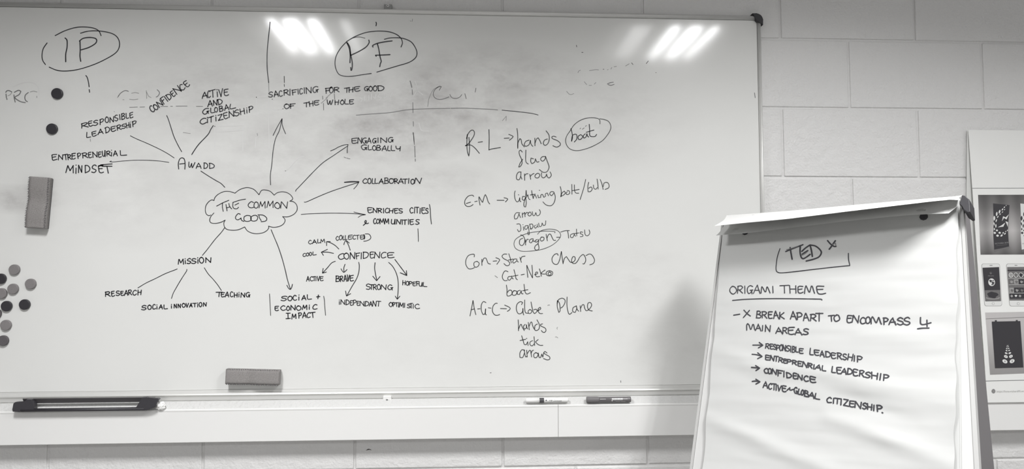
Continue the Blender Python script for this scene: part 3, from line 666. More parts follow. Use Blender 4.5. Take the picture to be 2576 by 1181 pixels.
B|handwritten_word|ECONOMiC|k|3.2|6709,13964 6630,13962 6610,13953;6606,13956 6602,13889 6617,13844 6662,13830 6707,13848;6612,13901 6690,13915;6899,13962 6853,13981 6794,13946 6771,13902 6809,13853 6852,13838 6919,13862;6988,13967 6960,13935 6945,13884 6978,13835 7010,13842 7039,13885 7023,13941 6990,13967 6977,13953;7075,13846 7077,13988;7077,13988 7200,13849;7201,13857 7205,13992;7302,13975 7254,13943 7240,13896 7286,13840 7341,13848 7380,13898 7352,13955 7303,13972 7280,13971;7417,13860 7452,13993;7451,13991 7482,13903;7488,13899 7542,13993;7548,13991 7553,13858;7625,13949 7624,13867;7623,13985 7629,13995;7856,13995 7810,14012 7761,13981 7731,13923 7747,13879 7801,13869 7860,13886
B|handwritten_word|IMPACT|k|3.2|6990,13752 6999,13586;6939,13752 7058,13753;6936,13588 7065,13595;7109,13576 7125,13728;7125,13725 7169,13624;7172,13629 7222,13725;7223,13725 7232,13591;7315,13761 7320,13600;7300,13752 7356,13764 7395,13740 7367,13684 7317,13672;7429,13609 7451,13702 7483,13777;7479,13784 7510,13706 7533,13619;7448,13663 7525,13680;7658,13748 7620,13767 7578,13729 7559,13679 7577,13624 7612,13618 7658,13640;7659,13763 7802,13779;7723,13767 7740,13617
B|handwritten_word|plus sign|k|3.2|7840,14243 7940,14253;7894,14299 7879,14186
B|drawn_line|grey upright by SOCIAL|g|2.4|8054,14262 8075,14141 8088,13973 8115,13685
B|faded_mark|two grey uprights|f|2|6434,14340 6450,14100 6472,13693;10893,16322 10903,16126 10909,15931
B|handwritten_word|CONFIDENCE|k|3|8657,15544 8608,15559 8523,15524 8482,15464 8514,15400 8578,15385 8649,15416;8721,15568 8659,15537 8652,15463 8701,15397 8758,15394 8797,15464 8773,15545 8722,15576 8691,15562;8834,15390 8845,15588;8842,15584 8967,15399;8967,15401 8978,15594;9016,15566 9032,15392;9011,15560 9131,15578;9019,15477 9099,15498;9178,15584 9170,15396;9240,15609 9236,15407;9228,15599 9325,15599 9389,15549 9364,15464 9298,15422 9242,15410;9549,15606 9473,15607 9442,15590;9443,15589 9441,15503 9461,15428 9505,15421 9552,15442;9445,15524 9535,15541;9569,15417 9591,15595;9580,15607 9712,15430;9718,15424 9737,15606;9926,15586 9875,15599 9808,15567 9776,15495 9800,15433 9855,15428 9919,15454;10162,15586 10024,15588 9978,15563;9965,15569 9975,15491 9995,15437 10082,15430 10170,15447;9983,15505 10123,15518
B|handwritten_word|ACTIVE|k|2.8|7531,14716 7555,14798 7575,14860;7574,14866 7593,14795 7613,14721;7544,14767 7598,14779;7717,14838 7686,14857 7651,14831 7637,14781 7664,14737 7693,14725 7733,14743;7711,14850 7801,14862;7757,14856 7766,14733;7816,14846 7815,14731;7850,14867 7883,14734;7884,14727 7927,14869;8031,14856 7968,14858 7941,14846;7945,14847 7942,14782 7957,14737 7999,14731 8034,14748;7954,14798 8017,14810
B|handwritten_word|BRAVE|k|3.2|8424,14881 8418,14702;8413,14871 8480,14873 8505,14846 8470,14803 8422,14788;8470,14805 8527,14767 8509,14717 8421,14706;8546,14862 8553,14703;8534,14856 8586,14872 8620,14850 8591,14791 8547,14785;8571,14786 8629,14711;8660,14718 8671,14819 8692,14896;8692,14900 8719,14806 8739,14712;8664,14772 8723,14785;8757,14910 8776,14717;8778,14722 8824,14904;8940,14896 8867,14882 8841,14872;8847,14879 8840,14787 8859,14725 8907,14726 8946,14737;8853,14809 8925,14819
B|handwritten_word|COLLECTED|k|2.6|8473,16071 8445,16087 8421,16062 8404,16019 8427,15969 8453,15960 8489,15989;8552,16119 8515,16087 8501,16036 8528,15980 8560,15988 8591,16037 8578,16104 8551,16116 8534,16107;8622,16099 8615,16012 8621,15980 8671,15983;8686,16113 8683,16019 8686,15984 8741,15993;8897,16128 8812,16117 8784,16109;8788,16110 8775,16046 8790,15991 8834,15997 8884,16014;8783,16066 8872,16070;8992,16109 8968,16122 8926,16098 8912,16049 8928,16009 8960,15998 8998,16015;9007,16112 9103,16124;9057,16114 9059,15993;9230,16125 9166,16121 9143,16115;9141,16110 9141,16052 9153,16006 9192,16000 9239,16016;9149,16063 9219,16070;9245,16140 9255,16003;9245,16135 9257,16131 9272,16086 9274,16032 9265,16016 9254,16006
B|drawn_circle|large D curve|k|2.4|9289,16161 9398,16154 9459,16064 9423,15991 9327,15949 9243,15935
B|handwritten_word|CALM|k|2.6|7662,15947 7629,15968 7593,15937 7579,15891 7606,15861 7639,15852 7681,15876;7699,15860 7728,15924 7754,15979;7750,15981 7788,15922 7825,15864;7715,15898 7798,15912;7858,15997 7854,15910 7866,15884 7928,15895;7946,15881 7956,15993;7958,15987 8002,15921;8001,15919 8040,15995;8046,16001 8072,15891
B|handwritten_word|COOL|k|2.6|7493,15560 7470,15567 7432,15547 7416,15505 7433,15476 7463,15469 7501,15494;7558,15580 7523,15556 7513,15519 7534,15490 7568,15490 7592,15530 7582,15568 7555,15580 7544,15574;7638,15600 7615,15575 7609,15531 7630,15495 7655,15504 7677,15537 7662,15588 7637,15594 7628,15590;7717,15612 7712,15542 7724,15514 7819,15527
B|handwritten_word|STRONG|k|3|9449,14611 9395,14630 9342,14606 9347,14565 9436,14536 9452,14501 9403,14466 9334,14478;9448,14607 9533,14605;9497,14610 9486,14463;9549,14608 9549,14455;9542,14600 9595,14615 9634,14577 9605,14540 9552,14524;9580,14527 9643,14454;9714,14613 9674,14589 9662,14523 9685,14468 9727,14460 9762,14520 9742,14597 9711,14618 9701,14613;9775,14464 9793,14605;9792,14604 9926,14454;9922,14463 9936,14603;10108,14580 10048,14602 9997,14558 9985,14497 10035,14454 10087,14468 10111,14506;10072,14513 10140,14518;10110,14508 10119,14442
B|handwritten_word|HOPEFUL|k|2.8|10440,14736 10435,14596;10516,14724 10508,14597;10435,14665 10511,14667;10580,14707 10554,14692 10539,14643 10558,14594 10591,14588 10616,14631 10610,14690 10583,14709 10567,14706;10639,14699 10633,14585;10633,14693 10680,14702 10713,14672 10685,14638 10641,14635;10837,14683 10767,14684 10741,14675;10749,14674 10744,14618 10754,14581 10784,14567 10825,14575;10750,14632 10818,14632;10860,14699 10861,14574;10850,14704 10939,14698;10856,14637 10916,14635;10937,14678 10938,14589 10966,14558 11006,14571 11028,14672;11030,14669 11025,14547;11069,14674 11060,14590 11074,14553 11174,14543
B|handwritten_word|iNDEPENDANT|k|2.8|8525,14100 8526,14011;8522,14142 8526,14143;8568,14017 8577,14153;8570,14156 8686,14009;8682,14014 8690,14142;8736,14152 8725,14000;8728,14151 8777,14140 8821,14089 8811,14035 8764,14010 8721,13997;8927,14119 8877,14127 8858,14118;8857,14111 8856,14039 8862,13990 8897,13982 8922,13997;8858,14064 8910,14061;8948,14128 8950,13994;8938,14130 8997,14141 9031,14104 9004,14064 8950,14055;9121,14097 9068,14107 9056,14092;9058,14094 9058,14026 9070,13980 9098,13974 9121,13985;9064,14045 9105,14053;9147,13970 9148,14101;9156,14104 9272,13960;9267,13962 9266,14097;9320,14100 9300,13959;9304,14092 9361,14095 9413,14041 9390,13985 9348,13968 9305,13958;9428,13958 9453,14035 9472,14089;9471,14093 9494,14023 9515,13947;9441,14001 9502,14001;9531,13957 9542,14116;9540,14115 9621,13955;9624,13948 9641,14102;9656,14103 9777,14096;9716,14103 9703,13950
B|handwritten_word|OPTIMISTIC|k|2.8|10083,14064 10042,14044 10024,13993 10055,13945 10093,13936 10125,13989 10114,14042 10078,14066 10067,14066;10141,14061 10150,13942;10133,14060 10172,14063 10199,14041 10184,13998 10143,13989;10216,14053 10290,14057;10251,14055 10259,13937;10324,14065 10315,13919;10332,13919 10364,14057;10361,14051 10395,13950;10402,13949 10450,14043;10455,14045 10456,13905;10500,14043 10494,13912;10663,13996 10635,14014 10593,14003 10590,13975 10657,13944 10668,13914 10626,13897 10576,13908;10659,14027 10740,14035;10695,14027 10699,13888;10761,14009 10759,13881;10935,13987 10896,14011 10837,13986 10812,13941 10844,13883 10891,13870 10956,13885
B|drawn_arrow|arrow to CALM|k|2.6|8493,15699 8380,15808 8247,15886 8132,15925;8123,15801 8122,15925 8235,15925
B|drawn_arrow|arrow to COOL|k|2.6|8334,15566 8154,15602 7968,15602;8149,15687 7968,15602 8031,15505
B|drawn_arrow|arrow to COLLECTED|k|2.6|8837,15663 8787,15808 8714,15949;8643,15832 8666,15905 8709,15954 8806,15881
B|drawn_arrow|arrow to ACTIVE|k|2.6|8389,15323 8277,15270 8159,15130 8013,14966;8028,15106 8006,14961 8125,14997
B|drawn_arrow|arrow to BRAVE|k|2.6|8685,15231 8650,15117 8658,14996;8566,15093 8610,15021 8658,14989 8746,15069
B|drawn_arrow|arrow to INDEPENDANT|k|2.6|9097,15293 9117,15177 9100,14983 9036,14790 8883,14524 8747,14271;8709,14416 8737,14264 8861,14336
B|drawn_arrow|arrow to STRONG|k|2.8|9592,15278 9582,15104 9612,14909 9654,14740;9528,14866 9642,14728 9745,14853
B|drawn_arrow|arrow to OPTIMISTIC|k|2.6|10007,15285 10129,15163 10238,14957 10295,14714 10297,14399 10274,14169;10211,14254 10274,14161 10351,14253
B|drawn_arrow|arrow to HOPEFUL|k|2.8|10195,15375 10346,15175 10560,14888;10359,14969 10560,14883 10545,15034
B|drawn_arrow|arrow to SOCIAL|k|2.6|6453,16287 6552,16050 6675,15760 6798,15398 6898,15036 6961,14771 7053,14482;6947,14598 7000,14506 7053,14475 7090,14530 7113,14626
B|handwritten_word|R-L|g|2.9|12404,19257 12390,18996 12405,18747 12452,18579 12471,18748 12471,18971 12454,19170;12380,19132 12422,19270 12508,19382 12582,19396 12626,19321 12594,19196 12459,18996 12348,18908;12348,18908 12496,18934 12631,18848 12779,18675;12742,19018 12873,19037;13076,19420 13083,19126 13076,18782;13076,18782 13175,18815 13434,18860
B|drawn_arrow|arrow to hands|g|2.8|13551,19150 13707,19161;13695,19276 13794,19237 13832,19207 13794,19157 13715,19094
B|handwritten_word|hands|g|2.8|13951,19463 13973,19258 13975,18839;13975,18859 13980,19009 14043,19147 14080,19109 14104,18985 14179,18890;14328,19099 14229,19061 14179,18960 14228,18906 14328,18961 14371,19092;14371,19092 14378,19012 14415,18937 14445,18907;14510,19163 14514,18925;14515,19013 14565,19138 14615,19176 14665,19089 14709,18990;14902,19141 14814,19103 14776,19003 14826,18940 14913,18991 14959,19117 14952,19267 14865,19397;15177,19206 15102,19231 15044,19213 15064,19155 15214,19094 15308,19007 15288,18932 15188,18888 15075,18930
B|drawn_circle|circle round boat|g|2.4|16567,19634 16561,19747 16498,19805 16322,19828 16121,19806 15919,19728 15742,19588 15616,19398 15515,19247 15476,19096 15513,18946 15612,18834 15762,18785 15938,18794 16189,18864 16416,18966 16643,19106 16796,19283 16898,19461 16900,19612 16825,19725 16699,19774 16561,19798
B|handwritten_word|boat|k|2.8|15646,19474 15678,19349 15695,19198 15664,19078;15664,19085 15690,19248 15766,19299 15828,19275 15827,19149 15751,19053;15928,19276 15870,19225 15890,19137 15965,19150 16016,19226 15966,19281 15928,19276;16097,19315 16036,19251 16053,19176 16116,19214 16155,19315;16147,19315 16167,19253 16204,19215;16225,19618 16238,19429 16237,19278 16292,19229 16405,19235 16456,19300;16130,19365 16374,19438
B|faded_mark|traces over boat|d|2|16005,19457 16063,19503;16106,19554 16139,19579;15930,19472 15955,19497
B|handwritten_word|flag|g|2.7|14116,18723 14066,18785 14017,18747 14029,18635 14086,18510 14110,18386 14065,18286 14003,18248 14041,18361 14128,18498;14228,18786 14220,18511 14239,18399 14301,18350;14463,18513 14389,18537 14376,18438 14413,18358 14500,18413 14525,18513;14525,18513 14575,18414 14637,18427;14824,18590 14737,18577 14687,18502 14749,18440 14824,18503 14842,18591;14842,18591 14886,18466 14948,18292 14935,18192 14872,18104 14760,18096 14648,18178
B|handwritten_word|arrow|g|2.7|14077,18099 13990,18087 13935,17987 13940,17875 14014,17858 14064,17963 14072,18087;14064,17963 14101,17876;14183,18038 14188,17839;14188,17988 14238,18038 14293,18044;14350,18026 14374,17870;14367,17964 14424,18027 14481,18052;14536,18027 14506,17965 14548,17916 14623,17928 14660,18016 14598,18060 14536,18027;14715,18078 14715,17966 14772,17917 14846,17967 14872,18042 14896,17955 14958,17918 15021,18005 14984,18105
B|handwritten_word|E-M|g|2.7|12603,17330 12558,17367 12436,17335 12338,17211 12331,17088 12399,17019 12510,17026 12583,17076;12375,17107 12505,17150;12637,17163 12711,17183;12799,17059 12767,17237 12767,17324 12829,17213 12878,17139 12927,17312 12964,17391 13013,17287 13050,17164 13099,17095
B|drawn_arrow|arrow to lightning|g|2.8|13329,17210 13543,17210;13543,17290 13630,17270 13654,17236 13588,17161
B|handwritten_word|lightning|g|2.6|13890,17502 13870,17415 13884,17266 13938,17167 14000,17192 14033,17291;14033,17291 14037,17192 14067,17173;13993,17385 14003,17381;14186,17329 14124,17336 14112,17242 14174,17218 14216,17305;14216,17305 14235,17143 14215,17007 14173,17019 14161,17118 14211,17317 14236,17515;14231,17515 14248,17354;14241,17305 14286,17392 14310,17268 14354,17238;14405,17516 14422,17392 14454,17268;14360,17380 14521,17405;14454,17281 14484,17368 14528,17355 14553,17281;14596,17380 14613,17294 14657,17306;14643,17530 14653,17525;14682,17299 14695,17381 14745,17394 14781,17314 14806,17324;14831,17332 14837,17419 14894,17444 14931,17357;15093,17482 15006,17482 14968,17407 15030,17357 15100,17445;15100,17465 15142,17321 15104,17146 15004,17047 14855,17071 14756,17165
B|handwritten_word|bolt/bulb|g|2.6|15301,17645 15330,17495 15316,17326;15316,17334 15354,17446 15429,17508 15454,17446 15404,17384 15329,17346;15517,17484 15479,17434 15516,17397 15591,17434 15579,17509 15517,17521;15663,17716 15666,17410;15743,17702 15749,17522 15791,17448 15878,17443;15679,17522 15892,17560;16099,17873 16042,17623 15922,17244;16193,17786 16167,17649 16174,17487 16254,17499 16304,17575 16267,17637 16192,17599;16343,17700 16355,17600 16417,17570 16468,17625;16462,17888 16486,17700 16492,17575;16558,17876 16607,17751 16650,17564;16651,17651 16682,17764 16783,17782 16837,17702 16819,17614 16710,17564
B|handwritten_word|arrow|g|2.5|14036,16821 13925,16821 13863,16722 13875,16628 13949,16648 14012,16796;14012,16772 14056,16673;14111,16821 14115,16678;14115,16772 14185,16834;14185,16821 14197,16698;14197,16772 14247,16834 14284,16822;14321,16834 14284,16772 14333,16723 14395,16772 14358,16847 14321,16834;14420,16859 14444,16748 14494,16743 14531,16835 14568,16736 14643,16761 14675,16848 14643,16922
B|handwritten_word|Jigsaw|g|2.4|13937,16470 14023,16475 14060,16401 14060,16278 13998,16233 13956,16302;14139,16389 14153,16278;14129,16455 14134,16451;14295,16426 14203,16414 14188,16327 14245,16315 14295,16401;14295,16401 14319,16253 14326,16155 14289,16142 14282,16229;14381,16315 14352,16402 14337,16471;14344,16463 14419,16471 14443,16402 14406,16327 14351,16322;14518,16439 14480,16389 14517,16340 14574,16402 14575,16464;14574,16402 14609,16377;14617,16501 14641,16402 14703,16414 14728,16513 14765,16427 14827,16452 14840,16575
B|drawn_circle|ellipse round dragon|g|2|15119,16200 15104,16242 14802,16254 14554,16234 14306,16192 14059,16105 13899,15994 13849,15859 13886,15736 13984,15662 14132,15625 14354,15632 14601,15662 14799,15711 15023,15809 15197,15945 15297,16081 15285,16193 15186,16279 15000,16316 14827,16303 14678,16254 14583,16155
B|handwritten_word|dragon|g|2.6|14121,16031 14034,15982 14021,15859 14095,15802 14170,15883 14182,16006 14133,16105 14059,16135;14207,15982 14211,15822;14212,15908 14256,15994 14298,15994;14417,16019 14343,15982 14335,15908 14392,15896 14442,15970;14442,16019 14449,15945 14491,15928;14578,15994 14508,15957 14528,15908 14590,15933 14622,15994;14622,15994 14597,15871 14515,15797 14490,15711 14552,15662 14626,15711 14602,15859;14702,16069 14664,16007 14701,15945 14776,15982 14776,16056 14702,16069;14851,16155 14887,15953;14875,16032 14925,16143 14987,16155 15036,16056 15085,15970 15147,15970;15178,16061 15277,16062
B|handwritten_word|Tatsu|g|2.5|15305,16225 15447,16267 15576,16272;15522,16255 15541,16156 15553,16037;15708,16181 15620,16143 15615,16069 15682,16057 15732,16156;15732,16144 15769,16094;15801,16317 15807,16106;15720,16176 15870,16198;15994,16218 15932,16230 15919,16181 15994,16144 15994,16094 15919,16082;16057,16293 16069,16156 16118,16112 16181,16132 16219,16206 16195,16293
B|handwritten_word|Con|g|2.6|12621,15454 12621,15527 12548,15535 12438,15491 12369,15368 12364,15222 12438,15099 12536,15087 12628,15123;12707,15319 12621,15282 12614,15185 12670,15136 12743,15172 12773,15258 12707,15319;12854,15380 12858,15192;12866,15294 12915,15405 12976,15417 13013,15343 13049,15257 13118,15233
B|drawn_arrow|arrow to Star|g|2.6|13204,15323 13314,15331;13288,15429 13368,15397 13405,15362 13368,15294 13319,15225
B|handwritten_word|Star|g|2.6|13627,15539 13541,15539 13479,15478 13528,15404 13663,15330 13717,15257 13688,15195 13614,15183 13540,15245;13688,15551 13732,15416 13766,15269;13676,15355 13823,15387;13909,15391 13848,15379 13811,15306 13848,15264 13934,15330;13934,15391 13946,15330 13983,15293;14033,15440 14077,15286;14057,15367 14094,15453 14193,15477
B|handwritten_word|Chess|g|2.7|15219,15501 15195,15550 15108,15526 15033,15415 15045,15292 15119,15223 15206,15237 15268,15365 15306,15538 15324,15617;15324,15617 15343,15464 15374,15242;15374,15254 15417,15402 15480,15464 15529,15390 15603,15291 15690,15291 15752,15365 15740,15451 15678,15451 15640,15340 15677,15254 15764,15254 15839,15340 15902,15451 16002,15525 16064,15451 16083,15340 16037,15241 15992,15236;16094,15493 16201,15542 16288,15500 16357,15364 16324,15253 16211,15204
B|handwritten_word|Cat|g|2.6|13663,14993 13589,15023 13528,14974 13486,14852 13515,14754 13576,14717 13638,14729;13761,14851 13675,14839 13657,14766 13711,14734 13773,14802;13780,14863 13785,14814 13822,14773;13847,15059 13896,14875 13908,14790 13952,14748;13805,14856 13970,14887
B|handwritten_word|Neko|g|2.7|14068,14895 14167,14919;14277,14820 14253,15046 14246,15189;14246,15189 14327,14997 14420,14805;14420,14805 14421,14972 14407,15193;14487,14903 14574,14935 14574,14984 14524,14972 14512,14886 14561,14837 14647,14849;14636,15082 14672,14972 14697,14854;14809,15045 14677,14947 14734,14923 14820,14922;14945,15025 14858,14984 14857,14898 14944,14861 15030,14897 15043,14983 14957,15025;14957,14991 14907,14947 14919,14893 14981,14897 14999,14959 14944,14984
B|faded_mark|tick before Cat|d|2|13258,14872 13338,14815
B|handwritten_word|boat|g|2.7|13613,14582 13632,14436 13632,14265 13710,14252 13784,14313 13772,14411 13698,14423 13649,14362;13846,14410 13789,14337 13821,14269 13907,14288 13932,14386 13846,14415;14030,14422 13956,14386 13951,14300 14017,14300 14067,14397;14067,14410 14084,14324 14128,14312;14158,14605 14178,14434 14207,14336 14263,14306 14354,14347;14116,14409 14276,14438
B|handwritten_word|A-G-C|g|2.7|12493,13642 12549,13928 12585,14110;12585,14110 12622,13879 12671,13679;12537,13831 12629,13855;12727,13854 12800,13861;12981,14048 12902,14077 12841,13975 12841,13805 12890,13683 12951,13707 12971,13853;12971,13853 12963,13707 12995,13670;13056,13889 13134,13877;13330,14022 13269,14017 13196,13925 13183,13779 13244,13676 13330,13656 13403,13680
B|drawn_arrow|arrow to Globe|g|2.7|13428,13863 13612,13857;13558,13967 13685,13910 13729,13861 13697,13813 13641,13777
B|handwritten_word|Globe|g|2.7|14078,13982 14115,14043 14041,14072 13943,13995 13918,13848 13967,13714 14053,13706 14114,13774 14122,13860;14122,13860 14126,13725 14146,13664;14177,14121 14176,13872 14200,13737 14274,13712;14336,13827 14286,13786 14298,13712 14360,13712 14397,13785 14336,13834;14373,14059 14409,13870 14441,13748 14483,13699 14557,13772 14532,13833 14458,13821;14569,13784 14668,13845 14656,13899 14594,13845 14606,13747 14655,13703 14729,13703
B|faded_mark|small dash|d|1.8|14890,13949 14915,13963 14952,13961
B|handwritten_word|Plane|g|2.7|15192,14099 15186,13916 15234,13732 15272,13793 15261,13989 15212,14087;15182,14014 15224,14124 15336,14172 15422,14123 15422,14025 15359,13915 15297,13871;15492,14208 15488,13939 15531,13718 15580,13681 15642,13730;15767,13925 15680,13877 15667,13766 15741,13729 15792,13839;15780,13937 15804,13827 15853,13770;15899,13937 15915,13760;15916,13863 15966,13961 16016,13961 16040,13863 16089,13784 16188,13837 16256,13947 16227,14029 16153,14022 16127,13911 16163,13813 16225,13783 16275,13776
B|handwritten_word|hands|g|2.7|13974,13512 13983,13336 13983,13178;13990,13239 14039,13360 14071,13372 14101,13287 14162,13184;14187,13372 14137,13311 14162,13226 14223,13262 14228,13359;14228,13359 14238,13286 14267,13232;14285,13432 14316,13208;14309,13310 14359,13431 14396,13431 14420,13334 14481,13211 14542,13182 14616,13235 14629,13357 14556,13508;14567,13381 14494,13333 14481,13236;14727,13385 14666,13369 14678,13320 14801,13258 14832,13185 14788,13124 14726,13137 14690,13181
B|handwritten_word|tick|g|2.6|14080,13024 14119,12897 14160,12763 14222,12751;14031,12878 14202,12916;14222,12751 14266,12847 14278,12726;14227,12945 14239,12940;14418,12871 14344,12835 14339,12750 14405,12713 14462,12773;14463,12992 14472,12846 14479,12724;14590,12906 14504,12833 14577,12760 14651,12728 14732,12727
B|handwritten_word|arrows|g|2.7|14172,12576 14086,12594 14025,12497 14024,12364 14110,12363 14159,12484;14155,12593 14177,12460 14201,12375 14245,12391;14233,12580 14250,12374;14257,12483 14307,12560 14339,12580;14356,12567 14385,12373;14368,12482 14405,12560 14442,12579;14515,12505 14453,12457 14465,12360 14539,12360 14588,12456 14515,12510;14589,12493 14613,12371 14662,12358 14699,12467 14730,12358 14760,12503;14859,12490 14798,12539 14760,12503 14809,12454 14932,12380 14944,12307 14870,12279 14755,12321
B|faded_mark|specks low on the board|d|2.4|13109,11901 13140,11905;17144,11618 17149,11569
B|faded_mark|traces beside tick|f|1.8|15119,12975 15156,12982 15201,12950;15195,13279 15170,13250 15187,13218
F|handwritten_word|the boxed title|b|5|-1050,-983 -916,-933 -733,-872 -612,-832;-940,-881 -910,-1044 -870,-1214;-676,-866 -678,-1020 -647,-1155 -593,-1220 -514,-1188 -416,-1113;-634,-1013 -546,-933 -428,-856;-620,-1091 -561,-1052 -482,-1005;-428,-856 -391,-1002 -357,-1179;-428,-856 -286,-902 -172,-1010 -139,-1100 -193,-1203 -330,-1257 -505,-1291
F|handwritten_word|smeared trace|d|3|-1031,-934 -897,-908 -734,-860;-628,-1123 -559,-1086 -500,-1040;128,-908 204,-866 216,-949
F|handwritten_word|X|b|5|6,-777 88,-883 168,-948 216,-955;198,-800 109,-939 54,-1015
F|drawn_bracket|box under the title|b|3.2|-1210,-888 -1264,-1104 -1282,-1326 -1276,-1481 -1226,-1547 -1109,-1570 -779,-1559 -278,-1529 206,-1504 546,-1493;546,-1493 564,-1484 532,-1336 522,-1167
F|handwritten_word|ORIGAMI|b|3.6|-2446,-1866 -2507,-1909 -2519,-1999 -2449,-2080 -2383,-2083 -2324,-1995 -2378,-1898 -2449,-1865 -2475,-1873;-2294,-1867 -2292,-2074;-2309,-1877 -2215,-1865 -2159,-1912 -2211,-1973 -2281,-1977;-2257,-1979 -2146,-2077;-2108,-1874 -2080,-2090;-1884,-1903 -1954,-1872 -2018,-1920 -2022,-2013 -1977,-2096 -1917,-2068 -1905,-2004;-1944,-2006 -1869,-2002;-1904,-2004 -1879,-2111;-1840,-2102 -1800,-1966 -1766,-1876;-1761,-1867 -1717,-1982 -1661,-2111;-1820,-2014 -1691,-2021;-1634,-2106 -1638,-1966 -1633,-1916 -1593,-1969 -1537,-2063 -1507,-2070 -1497,-1936 -1473,-1948 -1421,-2052 -1392,-2113;-1338,-1925 -1314,-2111
F|handwritten_word|THEME|b|3.6|-1151,-1922 -915,-1922;-1035,-1921 -1013,-2129;-896,-1930 -870,-2139;-738,-1945 -721,-2143;-875,-2027 -721,-2036;-554,-1976 -639,-1963 -680,-1985;-674,-1985 -674,-2069 -654,-2135 -596,-2148 -541,-2126;-673,-2053 -572,-2040;-505,-2165 -496,-2029 -478,-1955 -451,-2010 -404,-2113 -376,-2136 -345,-1978 -317,-1991 -277,-2113 -255,-2170;-34,-2000 -183,-1986 -216,-2007;-214,-2008 -196,-2115 -159,-2182 -84,-2199 15,-2182;-190,-2073 -55,-2075
F|drawn_line|underline|b|3.8|-2407,-2275 -2004,-2258 -1358,-2267 -739,-2293 -243,-2322 -98,-2332 -64,-2354
F|handwritten_word|dash|b|4|-2349,-2683 -2180,-2659
F|handwritten_word|X|b|4|-2072,-2553 -1972,-2654 -1885,-2717;-1918,-2564 -2073,-2755
F|handwritten_word|BREAK|b|4|-1708,-2593 -1717,-2774;-1712,-2592 -1649,-2594 -1617,-2635 -1654,-2669 -1705,-2675;-1657,-2683 -1602,-2714 -1621,-2770 -1723,-2770;-1567,-2619 -1563,-2774;-1581,-2611 -1501,-2610 -1449,-2645 -1495,-2691 -1563,-2691;-1524,-2695 -1438,-2788;-1302,-2620 -1380,-2617 -1402,-2621;-1403,-2625 -1404,-2711 -1386,-2783 -1344,-2792 -1297,-2786;-1401,-2690 -1321,-2691;-1260,-2798 -1244,-2686 -1222,-2605;-1220,-2604 -1178,-2706 -1124,-2809;-1258,-2721 -1156,-2717;-1108,-2637 -1104,-2814;-1002,-2650 -1105,-2732;-1097,-2735 -985,-2813
F|handwritten_word|APART|b|4|-830,-2822 -798,-2715 -771,-2624;-768,-2633 -728,-2727 -674,-2844;-810,-2752 -702,-2762;-658,-2676 -652,-2841;-679,-2667 -592,-2665 -543,-2713 -570,-2759 -652,-2776;-499,-2872 -485,-2768 -456,-2681;-446,-2686 -409,-2777 -361,-2879;-493,-2803 -395,-2794;-317,-2725 -325,-2881;-340,-2718 -250,-2713 -196,-2759 -249,-2805 -325,-2803;-287,-2807 -186,-2888;-207,-2692 -33,-2697;-123,-2686 -115,-2892
F|handwritten_word|TO|b|4|100,-2763 238,-2752;166,-2758 181,-2901;295,-2740 247,-2782 234,-2834 270,-2903 330,-2893 368,-2846 341,-2764 303,-2745 283,-2758
F|handwritten_word|ENCOMPASS|b|4|655,-2776 568,-2765 547,-2778;550,-2778 538,-2864 550,-2930 590,-2947 650,-2930;547,-2837 630,-2834;655,-2937 681,-2769;682,-2766 785,-2942;789,-2954 808,-2781;939,-2850 907,-2825 864,-2846 841,-2906 858,-2960 893,-2979 948,-2960;1016,-2813 974,-2840 960,-2910 984,-2966 1025,-2967 1058,-2914 1044,-2834 1015,-2816 1002,-2816;1082,-2983 1081,-2869 1106,-2811 1135,-2853 1176,-2944 1199,-2959 1240,-2834 1252,-2846 1285,-2952 1305,-2995;1356,-2851 1361,-3005;1342,-2849 1408,-2851 1452,-2886 1423,-2925 1364,-2940;1465,-3008 1500,-2920 1549,-2852;1546,-2855 1574,-2933 1615,-3018;1488,-2953 1599,-2949;1760,-2876 1707,-2848 1658,-2878 1653,-2907 1746,-2944 1762,-2988 1706,-3019 1644,-2992;1900,-2873 1861,-2845 1799,-2876 1799,-2919 1886,-2951 1901,-2989 1845,-3023 1782,-3001
F|handwritten_word|4|b|4|2123,-2856 2119,-2953 2130,-3005 2186,-3019 2330,-2979;2251,-2918 2253,-3066
F|drawn_line|line under 4|b|4.4|2065,-3118 2154,-3105 2289,-3103
F|handwritten_word|MAIN|b|3.8|-1952,-3102 -1963,-2971 -1940,-2922 -1896,-2970 -1861,-3063 -1836,-3079 -1802,-2947 -1774,-2962 -1747,-3062 -1716,-3112;-1714,-3106 -1681,-3026 -1652,-2943;-1656,-2943 -1610,-3041 -1567,-3125;-1698,-3059 -1594,-3051;-1534,-2980 -1532,-3121;-1454,-3140 -1456,-2967;-1460,-2977 -1334,-3147;-1336,-3145 -1332,-2984
F|handwritten_word|AREAS|b|4|-1176,-3191 -1147,-3117 -1114,-3039;-1117,-3046 -1059,-3123 -1002,-3211;-1155,-3140 -1045,-3144;-1000,-3044 -996,-3191;-1004,-3044 -944,-3045 -894,-3075 -938,-3119 -990,-3122;-964,-3117 -891,-3197;-714,-3040 -827,-3041 -861,-3053;-861,-3050 -861,-3138 -847,-3202 -782,-3224 -710,-3211;-855,-3119 -745,-3112;-685,-3230 -655,-3143 -608,-3077;-622,-3081 -572,-3158 -514,-3240;-672,-3177 -544,-3182;-360,-3103 -412,-3082 -470,-3098 -464,-3135 -381,-3174 -367,-3209 -425,-3230 -492,-3217
F|drawn_arrow|first arrow|b|4|-1756,-3499 -1493,-3499;-1592,-3430 -1487,-3503 -1603,-3571
F|drawn_arrow|second arrow|b|4|-1752,-3743 -1631,-3754 -1487,-3793;-1610,-3702 -1482,-3797 -1593,-3856
F|drawn_arrow|third arrow|b|4.4|-1732,-4088 -1519,-4100;-1625,-4041 -1518,-4104 -1612,-4163
F|drawn_arrow|fourth arrow|b|4.4|-1701,-4437 -1623,-4426 -1503,-4436;-1610,-4379 -1498,-4442 -1601,-4500
